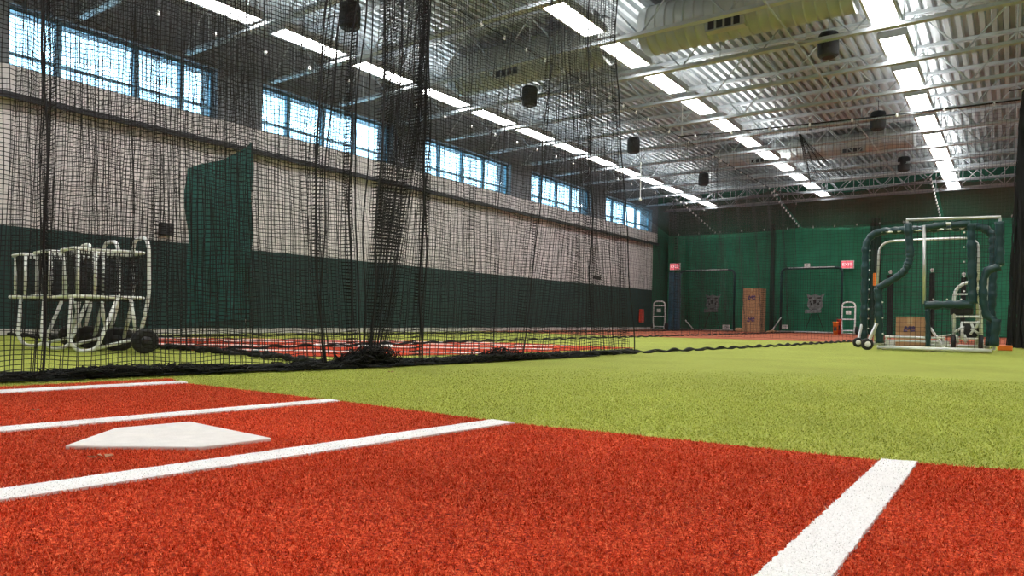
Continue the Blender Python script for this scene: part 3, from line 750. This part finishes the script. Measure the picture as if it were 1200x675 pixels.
exit_sign(791, 312.5, 'red lit exit sign above the blue pad near the window wall')
exit_sign(993, 310, 'red lit exit sign above the hand truck by the second lane screen')
# stack of two cardboard boxes
def carton(x0, x1, y0, y1, z0, z1, lb, group=None, logo=True, nm='cardboard_box'):
    t = thing(nm, lb, 'box', ((x0+x1)/2, (y0+y1)/2, z0), 0, group)
    MB().box((x0, y0, z0), (x1, y1, z1)).build('carton', M_card, t, bevel=.008)
    MB().box(((x0+x1)/2-.03, y0-.002, z1-.10), ((x0+x1)/2+.03, y1+.002, z1+.002)).build('tape', M_tape, t)
    MB().box((x0-.001, y0-.002, (z0+z1)/2-.004+.0), (x1+.001, y0+.001, (z0+z1)/2+.004)).build('seam', mat('seam_line', (.30, .17, .09), .9), t) if (z1-z0) > .6 else None
    if logo:
        s = min(x1-x0, z1-z0)*.20; cx_, cz = (x0+x1)/2, (z0+z1)/2+.06
        b = MB()
        for (q0, q1, q2, q3) in ((-1, -.5, -.75, .5), (-.75, .5, -.35, -.2), (-.35, -.2, 0, .5), (0, .5, .2, -.5), (.2, -.5, .9, -.3), (-1.1, -.5, -.4, -.45), (.3, .4, .9, .1), (.3, .0, .8, .5)):
            b.tube([(cx_+q0*s, y0-.004, cz+q1*s), (cx_+q2*s, y0-.004, cz+q3*s)], s*.16, 4)
        b.build('printed_logo', M_ink, t)
    return t
a = P_(870.5, 338, 23.2); c_ = P_(891, 389, 23.2); hz = a.z/2
carton(a.x, c_.x, 23.2, 23.2+.55, 0, hz-.002, 'lower cardboard box of the tall stack between the lane screens')
carton(a.x+.01, c_.x+.005, 23.21, 23.2+.54, hz, a.z, 'upper cardboard box of the tall stack between the lane screens')
p = onz(865, 389.5); tag(MB().lathe([(.05, 0), (.12, .04), (.13, .10), (.06, .13)], (p.x-.30, 23.0, .004), 'z', 10).build('sandbag', M_tape), 'small tan bag on the floor between screen and box stack', 'bag')
p = P_(903, 388, 22.9); tag(MB().tube([(p.x-.12, 22.9, .02), (p.x+.05, 22.95, .07), (p.x+.25, 22.9, .02)], .03, 6).build('cloth_scrap', M_tape), 'small tan cloth scrap lying right of the tall box stack', 'cloth')
# hand trucks at the far end
def hand_truck(u0, u1, vt, y, lb):
    a, c_ = P_(u0, vt, y), P_(u1, vt, y); x0, x1, z = a.x, c_.x, a.z
    t = thing('hand_truck', lb, 'hand truck', ((x0+x1)/2, y, 0))
    MB().tube(rounded([(x0+.02, y, .06), (x0, y, .3), (x0, y, z), (x1, y, z), (x1, y, .3), (x1-.02, y, .06)], .15), .022, 8).build('frame', M_whitetube, t, True)
    for zz in (z*.84, z*.47, .12): MB().tube([(x0, y, zz), (x1, y, zz)], .018, 6).build('crossbar', M_whitetube, t)
    MB().box((x0-.02, y-.28, .03), (x1+.02, y, .05)).build('toe_plate', M_whitetube, t)
    MB().box(((x0+x1)/2-.07, y-.03, z*.62), ((x0+x1)/2+.07, y-.015, z*.74)).build('plate_tag', M_offwhite, t)
    for xx in (x0-.04, x1+.04): MB().lathe([(.02, -.03), (.11, -.03), (.125, 0), (.11, .03), (.02, .03)], (xx, y+.05, .13), 'x', 16).build('wheel', M_black, t, True)
hand_truck(766, 779.5, 353, 22.7, 'pale hand truck standing by the blue pad near the window wall')
hand_truck(987, 1002.5, 354, 23.1, 'pale hand truck standing beside the red ball buckets')
# red and orange buckets
for (u0, u1, vt, m_, lb, yy) in ((976, 983, 377, M_orange, 'orange ball bucket left of the pale hand truck', 22.6), (980.5, 986.5, 374, M_redp, 'tall red ball bucket between orange bucket and pale hand truck', 22.75)):
    a, c_ = P_(u0, vt, yy), P_(u1, vt, yy); r_ = (c_.x-a.x)/2
    t = thing('ball_bucket', lb, 'bucket', (a.x+r_, yy, 0)); h = a.z
    MB().lathe([(r_*.8, .004), (r_*.95, h*.9), (r_*1.05, h*.92), (r_*1.05, h)], (a.x+r_, yy, 0), 'z', 14).build('bucket_body', m_, t, True)
    MB().tube([(a.x, yy, h*.95), (a.x+r_*.4, yy-.02, h*1.15), (a.x+r_*1.6, yy-.02, h*1.15), (a.x+2*r_, yy, h*.95)], .012, 5).build('bucket_handle', M_dark, t)
    MB().box((a.x+r_*.5, yy-r_*1.0, h*.3), (a.x+r_*1.5, yy-r_*.9, h*.6)).build('bucket_label', M_dark, t)

# ================================================================ PADDED SCREENS (near right)
def padded(pts, r, parent, name='pad', m=M_pad):
    pts = [Vector(p) for p in pts]; out = []; rad = []
    for a, c2 in zip(pts, pts[1:]):
        N = max(2, int((c2-a).length/.035))
        for k in range(N): out.append(a.lerp(c2, k/N)); rad.append(r*(1+.13*math.sin(len(out)*1.9)+.07*math.sin(len(out)*.7)))
    out.append(pts[-1]); rad.append(r)
    return MB().tube(out, rad, 10).build(name, m, parent, True)
def ties(pts, y, parent, step=.16):
    b = MB()
    for a, c2 in zip(pts, pts[1:]):
        a, c2 = Vector(a), Vector(c2); N = int((c2-a).length/step)
        for k in range(N):
            p = a.lerp(c2, (k+.5)/N); b.lathe([(.004, -.01), (.012, 0), (.004, .01)], p, 'y', 5)
    return b.build('lacing', M_offwhite, parent)
Y1 = 10.1
q = lambda u, v, y=Y1: ony(u, v, y)
def drop(p, z=.05): return Vector((p.x, p.y, z))
tS = thing('pitching_screen', 'dark green padded pitching screen with a square cut-out window, wheels at one foot', 'pitching screen', (-.8, Y1, 0))
bl, br = drop(q(1031, 405)), drop(q(1165, 405)); 
padded([drop(bl, .09), q(1029, 337), ], .047, tS)
padded(rounded([q(1029, 338), q(1060, 319), q(1067, 303), q(1064, 262)], .08), .045, tS)
padded([q(1171, 260), q(1172, 311)], .045, tS)
padded([q(1172, 312), q(1157, 317), q(1152, 330), q(1152, 352), q(1156, 370), q(1166, 376)], .045, tS)
padded([q(1167, 374), drop(br, .10)], .052, tS)
MB().tube([q(1062, 257.5), q(1173, 254.5)], .020, 8).tube([q(1062, 262), q(1068, 262)], .016, 6).build('top_rail', M_silver, tS, True)
MB().tube([q(1063, 258), q(1066, 300), q(1060, 318), q(1029, 337), bl], .018, 6).tube([q(1172, 255), q(1172, 312), q(1157, 317), q(1155, 372), q(1167, 376), br], .018, 6).build('frame_tube', M_silver, tS)
MB().tube([bl+Vector((-.03, 0, -.01)), br+Vector((-.02, 0, -.01))], .024, 8).build('bottom_rail', M_whitetube, tS, True)
for dz, x_ in ((.075, .62), (.125, .70)): MB().tube([bl+Vector((.04, .10, dz)), bl+Vector((x_, .10, dz))], .016, 6).tube([bl+Vector((.06, .10, dz)), bl+Vector((.06, .10, -.04))], .012, 5).tube([bl+Vector((x_-.02, .10, dz)), bl+Vector((x_-.02, .10, -.04))], .012, 5).build('base_rail', M_whitetube, tS)
MB().tube([q(1083, 264), q(1083, 356)], .019, 8).build('window_post', M_silver, tS, True)
padded([q(1083.5, 358), q(1110, 357), q(1141, 357)], .050, tS); padded([q(1140, 356), q(1138, 262)], .048, tS); padded([q(1085, 267), q(1109, 263)], .040, tS); padded([q(1115, 264), q(1137, 262)], .040, tS)
MB().tube([q(1105, 262), q(1118, 262)], .02, 8).build('top_joint', M_silver, tS)
padded([q(1087, 362), drop(q(1088, 400), .07)], .028, tS)
poly = [q(1029, 400), q(1029, 337), q(1061, 318), q(1066, 300), q(1064, 258), q(1172, 255), q(1172, 312), q(1157, 317), q(1154, 372), q(1167, 376), q(1166, 400)]
pp = [(p.x, p.z) for p in poly]; pp[0] = (pp[0][0], .05); pp[-1] = (pp[-1][0], .05)
flatnet(pp, Y1+.02, .056, .0023, tS)
ties([q(1067, 300), q(1065, 262)], Y1, tS); ties([q(1136, 264)-Vector((.05, 0.05, 0)), q(1136, 350)-Vector((.05, 0.05, 0))], Y1, tS); ties([q(1029, 345)-Vector((-.055, .03, 0)), q(1029, 400)-Vector((-.055, .03, 0))], Y1, tS); ties([q(1086, 351)-Vector((0, .05, 0)), q(1135, 351)-Vector((0, .05, 0))], Y1, tS, .13)
w = onz(1018, 411.5); wy = w.y
def wheel(c, r, w_, parent, ax='x'):
    o = MB().lathe([(r*.5, -w_/2), (r*.86, -w_/2), (r, -w_*.3), (r, w_*.3), (r*.86, w_/2), (r*.5, w_/2)], c, ax, 20).build('wheel', M_black, parent, True)
    MB().lathe([(r*.12, -w_*.62), (r*.5, -w_*.55), (r*.5, w_*.55), (r*.12, w_*.62)], c, ax, 14).build('wheel_hub', M_offwhite, o, True)
    return o
face = Vector((-.45, .9, 0)).normalized()
wc = Vector((q(1018, 405).x, Y1-.12, .075)); wheel(wc, .073, .04, tS, face)
MB().tube([wc, q(1028.5, 379)+Vector((0, -.07, 0))], .022, 6).build('wheel_arm', M_silver, tS)
# square screen behind
Y2 = 11.1
q2 = lambda u, v: ony(u, v, Y2)
tQ = thing('protective_screen', 'square padded protective screen with rounded corners standing behind the cut-out screen', 'pitching screen', (-.9, Y2, 0))
L2, R2_ = drop(q2(1012, 400), .06), drop(q2(1160, 400), .06)
cs = rounded([drop(L2, .08), q2(1013.5, 138), q2(1163, 134), drop(R2_, .08)], .0)
tlc, trc = q2(1012, 270), q2(1164, 270)
zt2 = q2(1060, 269.5).z
pts = rounded([drop(L2, .08), Vector((L2.x, Y2, zt2)), Vector((R2_.x+.02, Y2, zt2)), drop(R2_, .08)], .26, 7)
padded(pts, .050, tQ)
MB().tube([pts[5]+Vector((.12, -.03, .03)), pts[-6]+Vector((-.12, -.03, .03))], .016, 6).build('top_rail', M_silver, tQ)
MB().tube([L2, R2_], .022, 8).build('bottom_rail', M_silver, tQ, True)
flatnet([(L2.x, .06), (L2.x, zt2-.1), (L2.x+.15, zt2), (R2_.x-.1, zt2), (R2_.x, zt2-.1), (R2_.x, .06)], Y2, .075, .0022, tQ)
ties([Vector((L2.x+.06, Y2-.04, .2)), Vector((L2.x+.06, Y2-.04, zt2-.2))], Y2, tQ, .13)
wc = Vector((q2(1007, 403).x, Y2-.12, .07)); wheel(wc, .068, .04, tQ, face)
MB().tube([wc, Vector((wc.x+.03, Y2-.03, .32))], .020, 6).build('wheel_arm', M_silver, tQ)
# bare pipe hoop screen further back
Y3 = 12.2
q3 = lambda u, v: ony(u, v, Y3)
tH = thing('pipe_hoop', 'bare galvanised pipe hoop with rounded corners behind the padded screens', 'pipe frame', (-1.1, Y3, 0))
xl, xr_, zz = q3(1030, 300).x, q3(1147, 300).x, q3(1080, 281).z
MB().tube(rounded([(xl-.03, Y3, .03), (xl, Y3, zz), (xr_, Y3, zz), (xr_, Y3, .03)], .2, 6), .018, 8).build('hoop_tube', M_silver, tH, True)
MB().tube([(xl, Y3, .04), (xr_, Y3, .04)], .02, 6).build('bottom_rail', M_silver, tH)
flatnet([(xl, .05), (xl, zz-.03), (xr_, zz-.03), (xr_, .05)], Y3+.02, .10, .002, tH, M_thread2)
a, c_ = P_(1023.5, 320, 12.6), P_(1026.5, 335, 12.6)
o = MB().box((a.x, 12.58, c_.z), (c_.x, 12.61, a.z)).build('orange_strap', M_orange, bevel=.004); tag(o, 'short orange strap hanging beside the bare pipe hoop', 'strap')
MB().tube([((a.x+c_.x)/2, 12.6, a.z), ((a.x+c_.x)/2, 12.6, zz)], .004, 4).build('strap_cord', M_rope, o)
# cardboard box with purple logo between the screens
a, c_ = P_(1050, 371, 10.62), P_(1082.5, 403, 10.62)
carton(a.x, c_.x, 10.62, 10.95, 0, a.z, 'open topped cardboard box with a purple logo behind the padded screen')
b = MB()
o = MB().box((a.x-.12, 10.66, .0), (a.x-.015, 10.78, .10)).build('small_carton', M_offwhite, bevel=.004); tag(o, 'small white carton beside the cardboard box with purple logo', 'box')
# loose pipes lying on the turf behind the screen
for k, (u0, u1, yy, z, lb) in enumerate(((1034, 1108, 10.30, .045, 'silver pipe lying directly behind the bottom rail of the padded screen'), (1040, 1112, 10.42, .045, 'silver pipe lying second behind the padded screen'), (1062, 1112, 11.0, .12, 'silver pipe resting against the cardboard box behind the padded screen'))):
    x0, x1 = ony(u0, 404, yy).x, ony(u1, 404, yy).x
    tag(MB().tube([(x0, yy, z-.02), (x1, yy+.04, z-.02)], .022, 8).build('loose_pipe', M_whitetube, None, True), lb, 'pipe')
p0, p1 = ony(1090, 384, 11.0), ony(1107, 401, 10.8)
tag(MB().tube([p0, (p1.x, p1.y, .03)], .017, 6).tube([ony(1085, 385, 11.0), ony(1078, 392, 10.98)], .014, 6).build('loose_brace', M_whitetube), 'short pale brace leaning between cardboard box and pitching machine', 'brace')
# pitching machine on its wheeled frame
Y4 = 10.45
q4 = lambda u, v: ony(u, v, Y4)
tP = thing('pitching_machine', 'wheeled silver pitching machine with a curved handle behind the padded screen', 'pitching machine', (-.45, Y4, 0))
MB().tube([drop(q4(1118, 405), .06), q4(1118, 352)] + arc(q4(1118, 350), q4(1119, 333), q4(1136, 331), 7) + [q4(1146, 334), q4(1149, 345), drop(q4(1150, 405), .06)], .020, 8).build('frame', M_whitetube, tP, True)
for v in (345, 371, 397): MB().tube([q4(1118, v), q4(1149, v)], .015, 6).build('crossbar', M_whitetube, tP)
MB().box((q4(1122, 0).x, Y4-.02, q4(0+1122, 369).z), (q4(1149, 0).x, Y4+.2, q4(1122, 357).z)).build('motor_box', M_black, tP, bevel=.02)
for u in (1117.5, 1149.5):
    c0 = q4(u, 400); wheel(Vector((c0.x, Y4+.02, .115)), .11, .05, tP, 'x')
b = MB()
for pts in (((1126, 378), (1146, 378)), ((1127, 378), (1127, 398)), ((1138, 378), (1141, 386), (1137, 392)), ((1119, 389), (1127, 384)), ((1147, 376), (1143, 386)), ((1130, 392), (1133, 400)), ((1121, 392), (1123, 402)), ((1138, 385), (1147, 391))):
    b.tube([ony(u, v, Y4-.06) for u, v in pts], .016, 6)
b.build('linkage', M_whitetube, tP, True)
c0 = ony(1135, 388, Y4); MB().lathe([(.02, -.05), (.10, -.05), (.11, 0), (.10, .05), (.02, .05)], (c0.x, Y4+.06, c0.z), 'y', 18).build('throwing_wheel', M_dark, tP, True)
MB().tube([ony(1129, 382, Y4-.1), ony(1127.5, 390, Y4-.1), ony(1129, 396, Y4-.1), ony(1132, 402, Y4-.1)], [.012, .018, .018, .01], 6).build('ball_chute', M_offwhite, tP, True)
c0 = q4(1120, 404); MB().box((c0.x+.02, Y4-.12, .03), (c0.x+.33, Y4+.1, .05)).build('foot_plate', M_redp, tP)
c0 = ony(1150, 389, Y4); 
tag(MB().tube([ony(1040, 394, 12.0), ony(1075, 398, 12.0), ony(1115, 392, 12.0)], .009, 5).build('power_cord', M_offwhite), 'pale power cord looping behind the cardboard box toward the pitching machine', 'cord')
# dark hanging straps of net on the backdrop seen through the screens
for u0, u1, vt, lb in ((1089, 1094, 320, 'narrow dark net fold hanging on the backdrop behind the window post'), (1040, 1046, 322, 'narrow dark net fold hanging on the backdrop behind the diagonal pad'), (1126, 1131, 325, 'narrow dark net fold hanging on the backdrop above the pitching machine')):
    a, c_ = P_(u0, vt, 24.2), P_(u1, 388, 24.2); t = thing('net_fold', lb, 'net', (a.x, 24.2, 0))
    wavy_sheet(a.x, c_.x, 24.2, .02, a.z, .03, .12, .02).build('fold_cloth', M_emblemd, t)
    MB().lathe([(.02, -.06), (.05, -.02), (.05, .03), (.02, .06)], ((a.x+c_.x)/2, 24.15, a.z+.08), 'z', 8).build('hook', M_offwhite, t)
# reddish clutter at the right edge
p = P_(1174, 407, 11.8); tag(MB().box((p.x-.05, 11.78, 0), (p.x+.12, 11.95, .07)).build('orange_cone_base', M_orange, bevel=.01), 'low orange block on the turf beside the gathered net bundle', 'block')

# ================================================================ BALL CARTS (left, inside the net)
def make_cart():
    """local frame: x across the picture (handle side = +x), y away, z up"""
    t = thing('ball_cart', 'x', 'ball cart', (0, 0, 0), 0, 'wheeled ball carts parked behind the near net')
    W, D, Z0, Z1, H = .48, .36, .44, .80, .93; r = .0135
    def ring(z, x0=0., x1=W, y0=0., y1=D): return rounded([(x0+.1, y0, z), (x1, y0, z), (x1, y1, z), (x0, y1, z), (x0, y0, z), (x0+.1, y0, z)], .06, 4)
    MB().tube(ring(Z1, -.03), r, 7).build('top_rim', M_whitetube, t, True)
    MB().tube(ring(Z0, -.05), r, 7).build('bottom_rim', M_whitetube, t, True)
    for x, y in ((.0, 0), (.12, 0), (.0, D), (.28, D)): MB().tube([(x, y, Z0), (x, y, Z1)], r*.9, 6).build('corner_post', M_whitetube, t, True)
    # arch handle: both uprights on the wheel side join over the top and run down to the axle
    MB().tube(rounded([(W-.04, D+.01, .10), (W+.03, D, Z0), (W+.02, D, H), (W+.02, 0, H), (W+.03, 0, Z0), (W-.05, -.01, .10)], .13, 7), r*1.15, 8).build('handle', M_whitetube, t, True)
    # front leg loop
    MB().tube(rounded([(W-.20, 0, Z0), (.14, .03, .03), (.02, .06, .02), (-.03, .10, .10), (.0, D*.4, Z0)], .07, 5), r*1.1, 7).build('leg', M_whitetube, t, True)
    MB().tube([(.12, .05, .035), (W-.06, .0, .115)], r, 7).tube([(W-.06, 0, .115), (W-.11, .0, Z0)], r, 7).build('lower_brace', M_whitetube, t, True)
    # netted ball bag between the rims: two open sided walls of dark mesh cord
    bag = MB(); st = .034; k = 0
    path = [(0, 0), (W, 0), (W, D), (0, D), (0, 0)]
    for (xa, ya), (xb, yb) in zip(path, path[1:]):
        L = math.hypot(xb-xa, yb-ya); N = int(L/st)
        for j in range(N):
            tt = (j+.5)/N; bx, by = lerp(xa, xb, tt), lerp(ya, yb, tt); cxx, cyy = W/2, D/2
            bag.tube([(bx, by, Z1), (lerp(bx, cxx, .05), lerp(by, cyy, .05), (Z0+Z1)/2), (lerp(bx, cxx, .12), lerp(by, cyy, .12), Z0-.01)], .0045, 3, False)
        for z in [Z0+.01+st*i for i in range(int((Z1-Z0)/st))]:
            s = .12*(Z1-z)/(Z1-Z0); bag.tube([(lerp(xa, W/2, s), lerp(ya, D/2, s), z), (lerp(xb, W/2, s), lerp(yb, D/2, s), z)], .0045, 3, False)
    bag.build('bag_netting', M_bag, t)
    MB().prism([(.04, .04, Z0-.03), (W-.04, .04, Z0-.03), (W-.04, D-.04, Z0-.03), (.04, D-.04, Z0-.03)], (0, 0, .02)).build('bag_floor', M_bag, t)
    MB().tube([(W-.03, -.10, .099), (W-.03, D+.10, .099)], .012, 7).build('axle', M_dark, t)
    for yy in (-.09, D+.09):
        o = MB().lathe([(.04, -.03), (.08, -.034), (.096, -.028), (.099, 0), (.096, .028), (.08, .034), (.04, .03)], (W-.03, yy, .099), 'y', 26).build('wheel', M_black, t, True)
        MB().lathe([(.012, -.04), (.042, -.034), (.042, .034), (.012, .04)], (W-.03, yy, .099), 'y', 14).build('wheel_hub', M_dark, o, True)
    return t
cart = make_cart()
rz = YAW+.80
spec = [((168, 415), 'ball cart at the row\'s front, big black wheel closest to the green tarp', 0.0),
        ((124, 411), 'middle ball cart of the three parked behind the near net', .03),
        ((86, 409), 'ball cart at the far end of the row, away from the green tarp', .0)]
ux = Vector((math.cos(YAW), math.sin(YAW), 0)); uy = Vector((-math.sin(YAW), math.cos(YAW), 0))
base_w = onz(168, 414.5)
for i, ((u, v), lb, dr) in enumerate(spec):
    o = cart if i == 0 else copy_tree(cart)
    # ground point of the near wheel sits at local (W-.03, -.09)
    g = base_w + ux*(-.42*i) + uy*(.33*i)
    o.rotation_euler.z = rz+dr
    a_ = rz+dr; lx, ly = .44, -.09
    o.location = (g.x-(lx*math.cos(a_)-ly*math.sin(a_)), g.y-(lx*math.sin(a_)+ly*math.cos(a_)), 0)
    o['label'] = lb
# hanging green tarp
YT = 4.9
tT = thing('green_tarp', 'dark green tarp panel hanging in mid-air inside the batting cage before the window wall', 'tarp', (-7.6, YT, 1.2))
b = MB(); a, c_, d_, e_ = ony(217, 196, YT), ony(297, 167, YT), ony(290.5, 374, YT), ony(218, 378, YT)
N, Mz = 40, 40
for th_ in (0, .012):
    for i in range(N+1):
        for k in range(Mz+1):
            s, v = i/N, k/Mz
            top = a.lerp(c_, s); top.z -= .05*math.sin(s*3.14)
            bot = e_.lerp(d_, s); p = bot.lerp(top, v)
            y = YT+.035*math.sin(s*9+v*1.5)*(1-.3*v)+.03*math.sin(v*6+s*4)*v+.02*math.sin((s+v)*14)
            b.v.append((p.x, y+th_, p.z))
o1 = (N+1)*(Mz+1)
for i in range(N):
    for k in range(Mz):
        q_ = i*(Mz+1)+k; b.f.append((q_, q_+Mz+1, q_+Mz+2, q_+1)); b.f.append((o1+q_, o1+q_+1, o1+q_+Mz+2, o1+q_+Mz+1))
b.build('tarp_sheet', M_tarp, tT, True)
for p in (a, c_): MB().tube([p, (p.x, p.y, ZT)], .003, 4).build('hang_cord', M_rope, tT)
p = ony(288, 380, YT); MB().tube([(p.x, YT, d_.z), (p.x+.01, YT, d_.z-.12)], .006, 4).build('loose_cord', M_offwhite, tT)
# small dark box on the window wall
p = onx(193, 269, XW); tag(MB().box((XW, p.y-.1, p.z-.09), (XW+.09, p.y+.1, p.z+.09)).build('wall_outlet_box', M_dark, bevel=.01), 'small dark box fixed on the white wall just left of the green tarp', 'wall box')
p = onx(696, 325, XW); t = thing('wall_camera', 'small black camera on the white wall above the green band', 'camera', (XW, p.y, p.z))
MB().box((XW, p.y-.05, p.z-.05), (XW+.05, p.y+.05, p.z+.05)).build('mount_plate', M_dark, t); MB().tube([(XW+.04, p.y, p.z), (XW+.22, p.y-.03, p.z-.04)], .055, 8).build('camera_body', M_dark, t)
p = onx(749, 370, XW); tag(MB().box((XW+.03, p.y-.1, p.z-.22), (XW+.14, p.y+.1, p.z+.22)).build('fire_extinguisher_box', M_redp, bevel=.02), 'dark red box low on the green wall near the far corner', 'wall box')

# ================================================================ LIGHT
w = bpy.data.worlds.new('world'); bpy.context.scene.world = w; w.use_nodes = True
bg = w.node_tree.nodes['Background']; bg.inputs['Color'].default_value = (.55, .80, 1.0, 1); bg.inputs['Strength'].default_value = 5.0
sc = bpy.context.scene
sc.view_settings.view_transform = 'Standard'; sc.view_settings.look = 'None'; sc.view_settings.exposure = 0.22; sc.view_settings.gamma = 1; sc.view_settings.use_curve_mapping = False
sc.cycles.max_bounces = 8; sc.cycles.diffuse_bounces = 4; sc.cycles.glossy_bounces = 3; sc.cycles.transparent_max_bounces = 12
sc.cycles.use_denoising = True; sc.cycles.sample_clamp_indirect = 8
